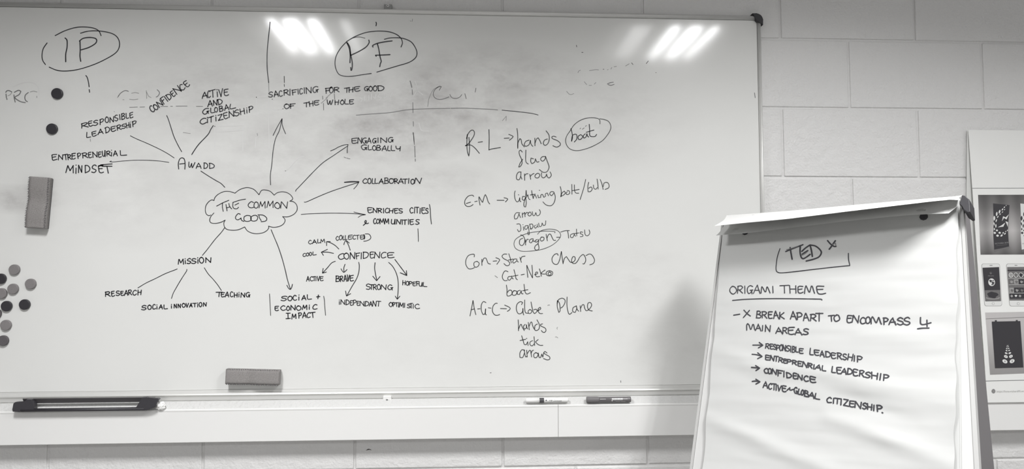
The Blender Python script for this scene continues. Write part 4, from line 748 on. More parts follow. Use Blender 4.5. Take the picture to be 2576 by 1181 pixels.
F|handwritten_word|RESPONSIBLE|b|3.8|-1403,-3466 -1418,-3580;-1416,-3467 -1356,-3462 -1327,-3495 -1359,-3523 -1405,-3527;-1387,-3529 -1325,-3593;-1228,-3476 -1288,-3470 -1306,-3474;-1306,-3480 -1297,-3539 -1283,-3593 -1252,-3601 -1219,-3592;-1294,-3524 -1238,-3528;-1157,-3504 -1178,-3478 -1207,-3497 -1203,-3533 -1158,-3558 -1149,-3593 -1175,-3609 -1209,-3593;-1130,-3504 -1126,-3627;-1143,-3499 -1088,-3502 -1055,-3529 -1078,-3564 -1124,-3573;-1014,-3496 -1041,-3513 -1054,-3580 -1033,-3634 -1005,-3635 -981,-3579 -989,-3515 -1015,-3486 -1027,-3496;-970,-3637 -975,-3488;-974,-3495 -902,-3646;-901,-3648 -903,-3505;-801,-3524 -833,-3512 -871,-3529 -872,-3556 -816,-3599 -803,-3631 -843,-3653 -887,-3635;-773,-3527 -770,-3671;-727,-3526 -733,-3672;-732,-3541 -692,-3535 -677,-3566 -698,-3596 -725,-3602;-701,-3603 -668,-3638 -681,-3676 -732,-3680;-646,-3544 -644,-3638 -634,-3669 -587,-3675;-462,-3593 -535,-3584 -562,-3588;-555,-3595 -558,-3646 -546,-3697 -501,-3706 -462,-3704;-553,-3635 -482,-3641
F|handwritten_word|LEADERSHIP|b|3.8|-291,-3577 -299,-3691 -291,-3731 -218,-3740;-79,-3630 -166,-3619 -199,-3621;-198,-3623 -192,-3694 -167,-3739 -123,-3751 -80,-3746;-187,-3670 -98,-3682;-50,-3775 -35,-3699 -11,-3641;-14,-3646 18,-3721 46,-3794;-46,-3725 30,-3739;76,-3649 83,-3789;69,-3655 130,-3662 181,-3712 174,-3769 126,-3787 82,-3787;308,-3701 238,-3683 212,-3690;208,-3689 208,-3756 227,-3814 273,-3824 314,-3808;213,-3740 289,-3743;352,-3685 354,-3827;337,-3684 401,-3693 442,-3720 407,-3759 352,-3758;376,-3758 446,-3841;551,-3729 520,-3711 483,-3721 483,-3762 540,-3796 557,-3824 518,-3850 471,-3830;600,-3707 583,-3850;701,-3714 676,-3869;591,-3778 683,-3792;732,-3746 728,-3882;799,-3762 801,-3896;791,-3757 860,-3764 905,-3794 868,-3837 808,-3832
F|handwritten_word|ENTREPRENRIAL|b|4.2|-1276,-3780 -1370,-3758 -1400,-3762;-1395,-3770 -1392,-3831 -1384,-3874 -1338,-3885 -1282,-3884;-1385,-3815 -1299,-3827;-1269,-3891 -1261,-3763;-1263,-3772 -1179,-3904;-1175,-3909 -1170,-3783;-1166,-3784 -1065,-3793;-1114,-3791 -1110,-3919;-1036,-3819 -1044,-3933;-1044,-3821 -990,-3828 -944,-3857 -982,-3882 -1041,-3883;-1016,-3879 -948,-3951;-851,-3866 -903,-3853 -918,-3856;-920,-3859 -922,-3909 -910,-3953 -885,-3963 -851,-3960;-917,-3896 -860,-3901;-828,-3863 -828,-3967;-841,-3865 -773,-3871 -731,-3903 -767,-3923 -827,-3925;-702,-3880 -696,-3986;-705,-3887 -652,-3888 -601,-3916 -638,-3938 -692,-3940;-664,-3945 -599,-4006;-475,-3918 -552,-3904 -572,-3912;-567,-3907 -563,-3972 -554,-4024 -506,-4031 -467,-4031;-564,-3961 -496,-3970;-452,-4043 -445,-3914;-436,-3921 -342,-4060;-350,-4063 -329,-3941;-301,-3956 -309,-4061;-315,-3950 -255,-3960 -220,-3983 -257,-4008 -310,-4006;-282,-4010 -217,-4080;-179,-3986 -178,-4096;-146,-4095 -107,-4034 -61,-3989;-67,-3992 -38,-4059 -14,-4118;-122,-4059 -31,-4067;20,-4006 20,-4087 34,-4128 106,-4136
F|handwritten_word|LEADERSHIP|b|4.2|248,-4021 246,-4123 251,-4164 328,-4172;452,-4041 372,-4041 351,-4047;348,-4044 359,-4127 373,-4179 413,-4194 461,-4188;358,-4100 437,-4106;457,-4195 493,-4120 525,-4064;520,-4066 552,-4134 571,-4206;475,-4152 563,-4148;605,-4054 600,-4201;598,-4064 649,-4066 700,-4124 684,-4182 644,-4196 599,-4201;818,-4091 752,-4070 722,-4080;724,-4088 725,-4167 739,-4219 779,-4237 827,-4225;728,-4138 799,-4148;869,-4100 866,-4238;857,-4105 922,-4100 960,-4126 919,-4169 870,-4175;896,-4169 962,-4257;1094,-4161 1055,-4135 1005,-4153 1003,-4180 1078,-4221 1084,-4250 1042,-4270 987,-4255;1119,-4131 1130,-4282;1247,-4157 1240,-4299;1123,-4205 1246,-4222;1313,-4163 1301,-4313;1383,-4187 1378,-4318;1375,-4181 1444,-4189 1485,-4216 1448,-4254 1377,-4258
F|handwritten_word|CONFIDENCE|b|4.2|-1300,-4136 -1330,-4107 -1377,-4128 -1396,-4162 -1372,-4212 -1344,-4223 -1295,-4219;-1248,-4107 -1284,-4125 -1290,-4179 -1274,-4227 -1235,-4232 -1214,-4187 -1219,-4129 -1253,-4109 -1265,-4108;-1193,-4237 -1180,-4113;-1180,-4121 -1086,-4255;-1088,-4253 -1072,-4137;-1037,-4148 -1038,-4285;-1046,-4147 -925,-4163;-1031,-4209 -960,-4217;-891,-4164 -892,-4303;-830,-4193 -816,-4315;-833,-4199 -766,-4214 -709,-4261 -724,-4299 -766,-4319 -821,-4321;-575,-4222 -637,-4204 -663,-4209;-664,-4214 -666,-4278 -655,-4330 -615,-4342 -574,-4335;-655,-4267 -587,-4270;-554,-4347 -544,-4233;-548,-4235 -458,-4366;-450,-4365 -447,-4252;-305,-4286 -343,-4267 -382,-4285 -407,-4333 -383,-4378 -350,-4394 -295,-4380;-129,-4300 -231,-4274 -259,-4279;-259,-4279 -260,-4345 -241,-4398 -195,-4416 -124,-4407;-252,-4332 -145,-4349
F|handwritten_word|ACTIVE|b|4.2|-1408,-4581 -1383,-4497 -1347,-4442;-1355,-4434 -1319,-4513 -1292,-4596;-1397,-4529 -1311,-4535;-1193,-4502 -1217,-4473 -1255,-4502 -1269,-4548 -1254,-4600 -1227,-4617 -1189,-4594;-1179,-4478 -1087,-4484;-1131,-4478 -1129,-4629;-1078,-4489 -1074,-4637;-1039,-4509 -1002,-4648;-1004,-4649 -951,-4523;-831,-4528 -904,-4518 -921,-4526;-928,-4529 -922,-4598 -913,-4644 -871,-4664 -829,-4654;-914,-4575 -844,-4585
F|handwritten_word|and sign|b|4|-807,-4627 -733,-4556 -740,-4605 -710,-4617 -653,-4595
F|handwritten_word|GLOBAL|b|4.2|-562,-4569 -589,-4548 -624,-4577 -630,-4632 -606,-4683 -578,-4683 -564,-4636;-583,-4632 -552,-4641;-567,-4639 -560,-4699;-517,-4582 -531,-4668 -525,-4705 -478,-4710;-425,-4601 -450,-4624 -462,-4669 -450,-4714 -428,-4722 -404,-4679 -407,-4626 -429,-4604 -437,-4603;-366,-4610 -379,-4738;-379,-4613 -320,-4625 -302,-4657 -328,-4674 -371,-4670;-335,-4678 -288,-4716 -306,-4756 -383,-4743;-286,-4760 -241,-4704 -203,-4653;-207,-4653 -179,-4718 -157,-4793;-261,-4727 -167,-4735;-116,-4671 -131,-4751 -117,-4793 -25,-4807
F|handwritten_word|CITIZENSHIP|b|4.2|240,-4773 211,-4748 171,-4765 142,-4810 163,-4865 194,-4869 245,-4864;293,-4763 290,-4882;316,-4758 446,-4769;379,-4763 376,-4886;463,-4770 458,-4909;518,-4773 616,-4786;613,-4789 521,-4909;517,-4913 632,-4931;749,-4809 678,-4806 650,-4811;655,-4805 650,-4875 657,-4927 707,-4942 745,-4933;653,-4860 734,-4867;766,-4948 771,-4812;775,-4810 887,-4967;888,-4958 899,-4824;1012,-4856 982,-4837 943,-4855 943,-4884 991,-4911 1003,-4944 966,-4972 929,-4954;1031,-4845 1035,-4973;1126,-4860 1115,-4985;1034,-4912 1127,-4926;1171,-4876 1164,-4997;1236,-4873 1243,-5009;1228,-4877 1299,-4878 1344,-4910 1305,-4943 1244,-4949
F|handwritten_word|full stop|b|4.6|1340,-5029 1352,-5035
B|faded_mark|pale wiped outlines|w|2.6|5950,20367 5971,19777;5950,20355 6309,20396;6316,20421 6356,18800;6430,20299 6802,20303;6430,20299 6459,19966 6758,20007;6758,20007 6766,20278;4715,19446 5559,19478 5571,18696;4715,19446 4727,18787;4766,19275 5525,19331;5939,18796 5958,19115
B|faded_mark|pale wiped writing|w|2.6|9096,20379 9170,20331 9122,20256;9242,20431 9219,20282 9291,20332;9363,20457 9364,20308;9448,20508 9437,20321;9510,20409 9559,20335 9582,20485;9704,20511 9631,20411 9754,20387 9681,20312;9850,20538 9827,20363 9924,20439;9996,20589 10094,20566 10022,20415
B|faded_mark|pale wiped shape|w|2.6|10192,21016 10338,21168 10485,21095 10462,20895 10291,20842 10192,20991;10781,20924 10855,20675 10734,20449;10855,20625 11028,20490;10909,19605 10983,19382 11204,19359
B|faded_mark|pale wiped curve|w|2.4|6640,18263 6857,18093 7211,18463 7402,18537;6857,18093 6741,17873
B|faded_mark|pale wiped ring|w|2.2|-1232,20596 -982,20708 -705,20724 -516,20581 -485,20339
"""

FLAPS = {
    'back': [(-2925, 370, -120), (-2639, 356, -120), (-2357, 342, -120), (-2081, 328, -120), (-1809, 314, -120), (-1542, 301, -120), (-1280, 288, -120), (-1022, 278, -120), (-769, 271, -120), (-520, 265, -120), (-276, 258, -120), (-35, 251, -120), (202, 245, -120), (435, 238, -120), (664, 231, -120), (889, 224, -120), (1111, 217, -120), (1330, 210, -120), (1545, 204, -120), (1757, 197, -120), (1965, 189, -120), (2171, 182, -120), (2373, 174, -120), (2572, 165, -120), (2768, 156, -120), (2962, 159, -120)],
    'roll': [(-2842, 291, 40), (-2557, 276, 40), (-2278, 262, 40), (-2004, 249, 40), (-1735, 235, 40), (-1471, 222, 40), (-1211, 209, 40), (-956, 200, 40), (-705, 193, 40), (-458, 186, 40), (-216, 179, 40), (23, 173, 40), (258, 166, 40), (488, 160, 40), (716, 153, 40), (939, 146, 40), (1159, 139, 40), (1376, 132, 40), (1589, 126, 40), (1799, 119, 40), (2006, 111, 40), (2209, 104, 40), (2410, 96, 40), (2607, 87, 40), (2801, 79, 40), (2993, 81, 40)],
    'mid': [(-2604, -142, 650), (-2329, -150, 650), (-2059, -158, 650), (-1794, -166, 650), (-1533, -175, 650), (-1277, -184, 650), (-1025, -193, 650), (-778, -200, 650), (-535, -203, 650), (-296, -204, 650), (-61, -206, 650), (170, -207, 650), (397, -208, 650), (621, -210, 650), (841, -212, 650), (1058, -214, 650), (1271, -216, 650), (1481, -218, 650), (1688, -220, 650), (1891, -223, 650), (2087, -216, 630), (2273, -197, 585), (2451, -162, 507), (2621, -117, 403), (2790, -72, 299), (2964, -51, 221)],
    'lip': [(-2644, -475, 1050), (-2361, -478, 1050), (-2082, -481, 1050), (-1809, -484, 1050), (-1541, -489, 1050), (-1278, -495, 1050), (-1019, -501, 1050), (-765, -506, 1050), (-516, -506, 1050), (-271, -502, 1050), (-30, -499, 1050), (206, -495, 1050), (439, -492, 1050), (668, -488, 1050), (893, -486, 1050), (1114, -484, 1050), (1332, -482, 1050), (1546, -480, 1050), (1757, -478, 1050), (1965, -476, 1050), (2161, -459, 1018), (2345, -422, 945), (2515, -360, 819), (2675, -282, 650), (2836, -205, 483), (3006, -185, 357)],
    'inn': [(-2761, -20, 200), (-2482, -30, 200), (-2208, -40, 200), (-1938, -50, 200), (-1674, -60, 200), (-1414, -70, 200), (-1158, -79, 200), (-908, -83, 200), (-661, -80, 200), (-419, -77, 200), (-180, -75, 200), (54, -72, 200), (285, -70, 200), (512, -68, 200), (736, -66, 200), (956, -64, 200), (1173, -62, 200), (1387, -60, 200), (1597, -58, 200), (1804, -56, 200), (2008, -55, 200), (2209, -53, 200), (2407, -52, 200), (2602, -60, 200), (2794, -68, 200), (2983, -71, 200)],
    'fold': [(-2758, -424, 520), (-2477, -429, 520), (-2201, -433, 520), (-1930, -437, 520), (-1664, -441, 520), (-1402, -445, 520), (-1145, -448, 520), (-892, -452, 520), (-645, -446, 520), (-401, -440, 520), (-161, -434, 520), (74, -428, 520), (306, -422, 520), (534, -417, 520), (759, -419, 520), (980, -420, 520), (1198, -422, 520), (1412, -423, 520), (1623, -425, 520), (1831, -426, 520), (2031, -429, 504), (2224, -424, 468), (2408, -406, 405), (2585, -378, 322), (2762, -350, 239), (2949, -187, 200)],
    'low': [(-2812, -552, 600), (-2527, -559, 600), (-2247, -565, 600), (-1973, -572, 600), (-1704, -569, 600), (-1439, -565, 600), (-1180, -562, 600), (-924, -558, 600), (-674, -554, 600), (-427, -549, 600), (-185, -544, 600), (54, -539, 600), (288, -534, 600), (519, -530, 600), (746, -530, 600), (969, -531, 600), (1189, -532, 600), (1405, -533, 600), (1618, -534, 600), (1828, -535, 600), (2029, -535, 582), (2222, -527, 540), (2406, -506, 468), (2582, -476, 371), (2758, -446, 276), (2941, -247, 204)],
}

write_ink()
bm = add_prism(new(), [(0.934, 0.9575), (0.938, 0.9615), (0.9425, 0.963), (0.949, 0.9605), (0.9515, 0.9585), (0.944, 0.960), (0.938, 0.9590)], -0.0012, 0.001)
chip = obj('paint_chip', bm, mat('dark_chip', (0.09, 0.085, 0.085), 0.9), wall)

# ---------------------------------------------------------------- magnets
GREY_MAG = mat('grey_magnet', (0.235, 0.222, 0.222), 0.55, speckle=(900, 0.25))
DARK_MAG = mat('dark_grey_magnet', (0.115, 0.107, 0.112), 0.55, speckle=(900, 0.25))
BLK_MAG = mat('black_magnet', (0.034, 0.032, 0.038), 0.4)
MAGNETS = [
    (0.0064, 2.0388, 0.0165, BLK_MAG, 'upper of the two black round magnets beside the word PRO'),
    (-0.0055, 1.9313, 0.0162, BLK_MAG, 'lower of the two black round magnets, left of RESPONSIBLE'),
    (-0.1009, 1.5085, 0.0155, GREY_MAG, 'grey round magnet topmost in the lower left cluster'),
    (-0.1390, 1.4816, 0.0155, BLK_MAG, 'black round magnet highest at the left photo edge, half cut off'),
    (-0.0531, 1.4661, 0.0155, GREY_MAG, 'grey round magnet farthest right in the cluster'),
    (-0.1029, 1.4515, 0.0155, GREY_MAG, 'grey round magnet in the middle of the cluster, above two black ones'),
    (-0.1354, 1.4382, 0.0155, GREY_MAG, 'grey round magnet cut by the photo edge below the half black one'),
    (-0.1197, 1.4006, 0.0155, BLK_MAG, 'fully visible black round magnet left of another black one'),
    (-0.0683, 1.4051, 0.0155, BLK_MAG, 'fully visible black round magnet on the right of the cluster'),
    (-0.1495, 1.3786, 0.0155, DARK_MAG, 'sliver of a dark round magnet at the very left photo edge'),
    (-0.1199, 1.3446, 0.0155, GREY_MAG, 'light grey round magnet second from the bottom of the cluster'),
    (-0.1263, 1.2991, 0.0155, DARK_MAG, 'dark grey round magnet lowest in the cluster'),
]
for x, z, r, m, label in MAGNETS:
    bm = add_lathe(new(), [(r * 0.97, 0.0), (r, 0.0008), (r, 0.0062), (r * 0.96, 0.0076), (r * 0.9, 0.008)], (0, 0, 0), (0, -1, 0), 40)
    o = obj('round_magnet', bm, m)
    o.location = (x, -0.0152, z)
    tag(o, label, 'magnet', 'round magnets on the left of the whiteboard')


# ---------------------------------------------------------------- two board erasers
FELT = mat('grey_felt', (0.285, 0.272, 0.265), 0.95, bump=[(700, 0.0006, 3)], speckle=(500, 0.22))
FELT_DARK = mat('dark_felt_edge', (0.15, 0.145, 0.15), 0.95, bump=[(500, 0.0008, 3)])
THREAD = mat('pale_thread', (0.42, 0.41, 0.40), 0.8)


def eraser(label, cx, cz, rot, length, width, dips, back_col):
    M = Matrix.Translation((cx, -0.0152, cz)) @ Matrix.Rotation(rot, 4, 'Y')
    t = thing('board_eraser', label, 'eraser', matrix=M)
    bm = add_box(new(), -length / 2 + 0.001, length / 2 - 0.001, -0.007, 0.0, -width / 2 + 0.001, width / 2 - 0.001, 0.0012, 2)
    obj('magnetic_backing', bm, back_col, t)
    # felt pad: a box whose front bows along its length
    bm = new()
    NX, NZ = 40, 6

    def front(x):
        y = -0.029
        for c, w, d in dips:
            y += d * math.exp(-((x / length - c) / w) ** 2)
        return y
    F, B = [], []
    for i in range(NX + 1):
        x = -length / 2 + length * i / NX
        F.append([])
        B.append([])
        for j in range(NZ + 1):
            z = -width / 2 + width * j / NZ
            e = 0.0012 if j in (0, NZ) or i in (0, NX) else 0.0
            side = 0.0008 * math.sin(i * 2.1) if j in (0, NZ) else 0.0
            F[-1].append(bm.verts.new((x, front(x) + e, z + (side if j else -side))))
            B[-1].append(bm.verts.new((x, -0.007, z)))
    for i in range(NX):
        for j in range(NZ):
            bm.faces.new((F[i][j], F[i + 1][j], F[i + 1][j + 1], F[i][j + 1]))
            bm.faces.new((B[i][j], B[i][j + 1], B[i + 1][j + 1], B[i + 1][j]))
        bm.faces.new((F[i][0], B[i][0], B[i + 1][0], F[i + 1][0]))
        bm.faces.new((F[i][NZ], F[i + 1][NZ], B[i + 1][NZ], B[i][NZ]))
    for j in range(NZ):
        bm.faces.new((F[0][j], F[0][j + 1], B[0][j + 1], B[0][j]))
        bm.faces.new((F[NX][j], B[NX][j], B[NX][j + 1], F[NX][j + 1]))
    obj('felt_pad', bm, FELT, t, True)
    bm = new()
    n = int(length / 0.0052)
    for i in range(n):
        x = -length / 2 + 0.004 + i * (length - 0.008) / (n - 1)
        for s in (-1, 1):
            add_box(bm, x - 0.0007, x + 0.0007, front(x) - 0.0004, front(x) + 0.004, s * (width / 2) - 0.0022, s * (width / 2) + 0.0006)
    o = obj('stitching', bm, FELT_DARK, t)
    o['kind'] = 'stuff'
    return t


eraser('grey felt board eraser standing upright on the whiteboard below MINDSET', -0.0300, 1.7070, math.radians(93.5), 0.152, 0.056,
       [(-0.05, 0.16, 0.005), (0.45, 0.1, 0.002)], FELT_DARK)
eraser('grey felt board eraser lying level above the bottom rail of the whiteboard', 0.6040, 1.1880, math.radians(1.9), 0.156, 0.044,
       [(-0.10, 0.12, 0.006)], mat('pale_backing', (0.5, 0.5, 0.49), 0.6))

# ---------------------------------------------------------------- things on the trunking
tray = thing('pen_tray', 'long black plastic pen tray lying empty on the trunking at the left', 'tray', (0.134, -0.05, 1.097))
TI = Matrix.Translation((-0.13, 0.05, -1.097))


def tpart(name, bm, m, smooth=False):
    bm.transform(TI)
    return obj(name, bm, m, tray, smooth)


LC = [(-0.0622, 1.1269), (-0.0309, 1.1281), (-0.0302, 1.1343), (-0.0159, 1.1345), (-0.0148, 1.1292), (-0.0089, 1.1214), (-0.0093, 1.1048),
      (-0.0387, 1.1033), (-0.0499, 1.0985), (-0.068, 1.0997), (-0.0695, 1.1056), (-0.0668, 1.123)]
RC = [(0.2926, 1.1364), (0.307, 1.1372), (0.309, 1.1338), (0.3381, 1.1339), (0.342, 1.1309), (0.3317, 1.1172), (0.3328, 1.1084), (0.3194, 1.1036),
      (0.3079, 1.0989), (0.2674, 1.0994), (0.2825, 1.112), (0.2927, 1.1305)]
bm = add_prism(new(), LC, -0.070, -0.058, 0.0018, 2)
add_box(bm, -0.066, -0.012, -0.060, -0.0455, 1.0972, 1.126, 0.003, 2)
tpart('end_cap', bm, BLACK_SATIN)
bm = add_prism(new(), RC, -0.070, -0.058, 0.0018, 2)
add_prism(bm, [(0.284, 1.099), (0.308, 1.099), (0.331, 1.109), (0.333, 1.131), (0.297, 1.131)], -0.060, -0.0455)
tpart('end_cap', bm, BLACK_SATIN)
n = 10
prof = [(-0.0645 - 0.0068 * math.cos(a), 1.1025 + 0.0052 * math.sin(a)) for a in [2 * math.pi * i / 16 for i in range(16)]]
bm = add_profile(new(), prof, -0.046, 0.30)
tpart('front_rail', bm, BLACK_SATIN, True)
bm = add_profile(new(), [(-0.0470, 1.1200), (-0.0455, 1.1190), (-0.0460, 1.1335), (-0.0530, 1.1345), (-0.0540, 1.1330), (-0.0500, 1.1260)], -0.05, 0.322)
bm.transform(Matrix.Identity(4))
tpart('back_rail', bm, mat('dark_grey_plastic', (0.09, 0.086, 0.09), 0.4), False)

bm = new()
bmesh.ops.create_icosphere(bm, subdivisions=4, radius=1.0)
for v in bm.verts:
    k = 1 + 0.22 * noise.noise(v.co * 1.6) + 0.16 * noise.noise(v.co * 3.7 + Vector((3, 1, 2)))
    v.co = Vector((v.co.x * 0.0135 * k, v.co.y * 0.009 * k, v.co.z * 0.0118 * k))
    if v.co.z < -0.006:
        v.co.x *= 1.25
o = obj('crumpled_tissue', bm, TISSUE, None)
o.location = (0.3440, -0.0520, 1.1095)
tag(o, 'small crumpled white tissue lying at the right end of the black tray', 'tissue')


def text_mesh(name, body, size, m, parent, matrix, shear=0.0, depth=0.0, bold=0.0):
    c = bpy.data.curves.new(name, 'FONT')
    c.body = body
    c.size = size
    c.shear = shear
    c.offset = bold
    c.resolution_u = 2
    tmp = bpy.data.objects.new(name, c)
    COL.objects.link(tmp)
    dg = bpy.context.evaluated_depsgraph_get()
    me = bpy.data.meshes.new_from_object(tmp.evaluated_get(dg))
    bpy.data.objects.remove(tmp)
    me.transform(Matrix.Rotation(math.pi / 2, 4, 'X'))
    me.materials.clear()
    me.materials.append(m)
    o = bpy.data.objects.new(name, me)
    COL.objects.link(o)
    o.parent = parent
    o.matrix_local = matrix
    return o


# white marker
ZL = 1.0970
t = thing('whiteboard_marker', 'slim white marker pen with a dark band and printed lettering on the trunking', 'marker', (1.482, -0.0480, 1.1105))
W_PL = mat('white_pen_plastic', (0.88, 0.88, 0.865), 0.3)
bm = add_lathe(new(), [(0.0058, 0), (0.0068, 0.002), (0.0068, 0.068), (0.0072, 0.070), (0.0072, 0.074)], (0.064, 0, 0), (-1, 0, 0), 28)
add_lathe(bm, [(0.0035, 0), (0.0045, 0.001)], (0.0655, 0, 0), (-1, 0, 0), 16)
obj('barrel', bm, W_PL, t, True)
bm = add_lathe(new(), [(0.00725, 0), (0.00725, 0.0135)], (-0.0095, 0, 0), (-1, 0, 0), 28)
o = obj('dark_band', bm, mat('dark_band', (0.075, 0.073, 0.08), 0.4), t)
bm = add_lathe(new(), [(0.0070, 0), (0.0070, 0.036), (0.0064, 0.040), (0.0050, 0.042)], (-0.023, 0, 0), (-1, 0, 0), 28)
obj('cap', bm, W_PL, t, True)
PRINT = mat('print_black', (0.05, 0.05, 0.055), 0.6)


def wrap(o, r, a0):
    """lay a flat print round a barrel of radius r"""
    for v in o.data.vertices:
        a = a0 + v.co.z / r
        v.co.y, v.co.z = -(r + 0.00015) * math.cos(a), (r + 0.00015) * math.sin(a)


o = text_mesh('printed_lettering', 'WB', 0.0066, PRINT, t, Matrix.Translation((0.004, 0, 0)), 0.25, 0, 0.0001)
wrap(o, 0.0068, -0.38)
o = text_mesh('printed_lettering', 'SL DRYWIPE MARKER', 0.0027, PRINT, t, Matrix.Translation((0.018, 0, 0)), 0.2, 0, 0.0001)
wrap(o, 0.0068, -0.38)
o = text_mesh('printed_lettering', 'TYPE TL', 0.0018, PRINT, t, Matrix.Translation((0.0195, 0, 0)))
wrap(o, 0.0068, 0.3)
bm = new()
v = [bm.verts.new((-0.0032 + 0.0030 * math.cos(math.pi / 4 * k) * (1 if k % 2 == 0 else 0.45), 0, 0.0005 + 0.0030 * math.sin(math.pi / 4 * k) * (1 if k % 2 == 0 else 0.45))) for k in range(8)]
bm.faces.new(v)
o = obj('printed_emblem', bm, PRINT, t)
wrap(o, 0.0072, 0.05)

# grey marker
t = thing('permanent_marker', 'thick dark grey marker pen with silver printed stripes on the trunking', 'marker', (1.6700, -0.0490, 1.1105))
MG = mat('grey_pen_plastic', (0.155, 0.148, 0.152), 0.3)
bm = add_lathe(new(), [(0.0090, 0), (0.0092, 0.001), (0.0092, 0.036), (0.0085, 0.038)], (-0.0675, 0, 0), (1, 0, 0), 28)
for k in range(14):
    a = 2 * math.pi * k / 14
    add_tube(bm, (-0.066, 0.0090 * math.cos(a), 0.0090 * math.sin(a)), (-0.034, 0.0090 * math.cos(a), 0.0090 * math.sin(a)), 0.0005, seg=6)
obj('cap', bm, mat('grey_cap_plastic', (0.17, 0.163, 0.167), 0.45), t, True)
bm = add_lathe(new(), [(0.0085, 0), (0.0085, 0.086), (0.0088, 0.088), (0.0088, 0.0955), (0.0080, 0.0975)], (-0.030, 0, 0), (1, 0, 0), 28)
obj('barrel', bm, MG, t, True)
SIL = mat('silver_print', (0.85, 0.85, 0.84), 0.35, metal=0.3)
bm = new()
for k in range(10):
    x = 0.008 + k * 0.0034
    v = [bm.verts.new(p) for p in ((x, 0, 0.0006), (x + 0.0020, 0, 0.0006), (x + 0.0036, 0, 0.0062), (x + 0.0016, 0, 0.0062))]
    bm.faces.new(v)
for x0, x1, z0, z1 in ((-0.028, -0.010, 0.0036, 0.0046), (0.042, 0.062, 0.0036, 0.0046), (0.020, 0.034, -0.0042, -0.0034), (0.036, 0.050, -0.0042, -0.0034)):
    bm.faces.new([bm.verts.new(p) for p in ((x0, 0, z0), (x1, 0, z0), (x1, 0, z1), (x0, 0, z1))])
bmesh.ops.subdivide_edges(bm, edges=[e for e in bm.edges if abs(e.verts[0].co.z - e.verts[1].co.z) > 0.002], cuts=4)
o = obj('printed_stripes', bm, SIL, t)
wrap(o, 0.0085, -0.15)
bm = add_lathe(new(), [(0.0016, 0), (0.0016, 0.0003)], (0.009, -0.0084, -0.0024), (0, -1, -0.25), 12)
obj('printed_dot', bm, SIL, t)

# ---------------------------------------------------------------- flip-chart easel
EASEL = mat('easel_white', (0.63, 0.63, 0.62), 0.4)
easel = thing('flipchart_easel', 'white flip-chart easel leaning back in front of the right end of the whiteboard', 'easel', matrix=FLIP_M)


def epart(name, bm, m, parent=easel, smooth=False):
    return obj(name, bm, m, parent, smooth)


def LX(k):
    return -0.292 - 0.033 * k


def RX(k):
    return 0.2935 + 0.0235 * k


bm = add_prism(new(), [(LX(0), 0), (RX(0), 0), (RX(1), -1.0), (LX(1), -1.0)], 0.0, 0.010)
epart('board_panel', bm, EASEL)
RAIL = mat('pale_grey_rail', (0.50, 0.50, 0.49), 0.4)
bm = add_prism(new(), [(LX(0) - 0.0005, 0.003), (LX(0) - 0.006, 0.003), (LX(1) - 0.007, -1.005), (LX(1) - 0.0005, -1.005)], -0.0045, 0.018)
epart('side_rail', bm, RAIL)
bm = add_prism(new(), [(RX(0) + 0.0005, 0.003), (RX(0) + 0.006, 0.003), (RX(1) + 0.011, -1.005), (RX(1) + 0.0005, -1.005)], -0.0030, 0.018)
epart('side_rail', bm, RAIL)
bm = add_box(new(), -0.288, 0.290, -0.010, -0.0, -0.010, 0.002, 0.002, 2)
epart('clamp_bar', bm, EASEL)
CAP = [(0.3044, -0.0055), (0.3099, -0.0073), (0.3186, -0.0184), (0.3195, -0.0491), (0.3152, -0.0505), (0.3064, -0.0415), (0.3054, -0.0315), (0.2988, -0.0266)]
bm = add_prism(new(), CAP, -0.034, 0.016, 0.0012, 2)
epart('corner_cap', bm, BLACK)
for x, z in ((0.2200, -0.0385), (-0.2220, -0.0300)):
    bm = add_lathe(new(), [(0.0052, 0.0), (0.0052, 0.004), (0.0088, 0.0045), (0.0092, 0.010), (0.0084, 0.0125)], (x, 0.0, z), (0, -1, 0), 9)
    epart('retaining_knob', bm, BLACK)
FI = FLIP_M.inverted()


def leg(name, p, q, w, d, m):
    """square-section leg between two world points"""
    p, q = Vector(p), Vector(q)
    dv = (q - p)
    rot = dv.to_track_quat('Z', 'Y').to_matrix().to_4x4()
    bm = add_box(new(), -w / 2, w / 2, -d / 2, d / 2, 0, dv.length, 0.003, 2)
    bm.transform(FI @ Matrix.Translation(p) @ rot)
    return epart(name, bm, m)


STRUT = mat('grey_metal_leg', (0.20, 0.192, 0.196), 0.4, metal=0.2, coat=0.15, coat_rough=0.28)  # metal grey darkened to stand in for shade behind the easel
# wide rear leg seen beyond the right-hand edge
bm = new()
top_z, bot_z = 1.645, 0.0
pts = []
for z, xr in ((top_z, 2.5135), (bot_z, 2.618)):
    pts.append((xr, z))
pts = [(2.370, top_z), (2.4415, top_z), (2.5485, 0.0), (2.477, 0.0)]
add_prism(bm, pts, -0.605, -0.585, 0.001, 1)
bm.transform(FI)
epart('rear_leg', bm, STRUT)
bl = FLIP_M @ Vector((-0.24, 0.02, -0.96))
br = FLIP_M @ Vector((0.24, 0.02, -0.96))
dirv = (FLIP_M.to_3x3() @ Vector((0, 0, -1)))
for p in (bl, br):
    k = p.z / -dirv.z
    leg('front_leg', p, p + dirv * (k - 0.005), 0.028, 0.02, ALU)
bm = add_box(new(), -0.29, 0.29, -0.06, 0.0, -1.012, -1.004, 0.001)
add_box(bm, -0.29, 0.29, -0.062, -0.057, -1.012, -0.99)
epart('pen_shelf', bm, EASEL)

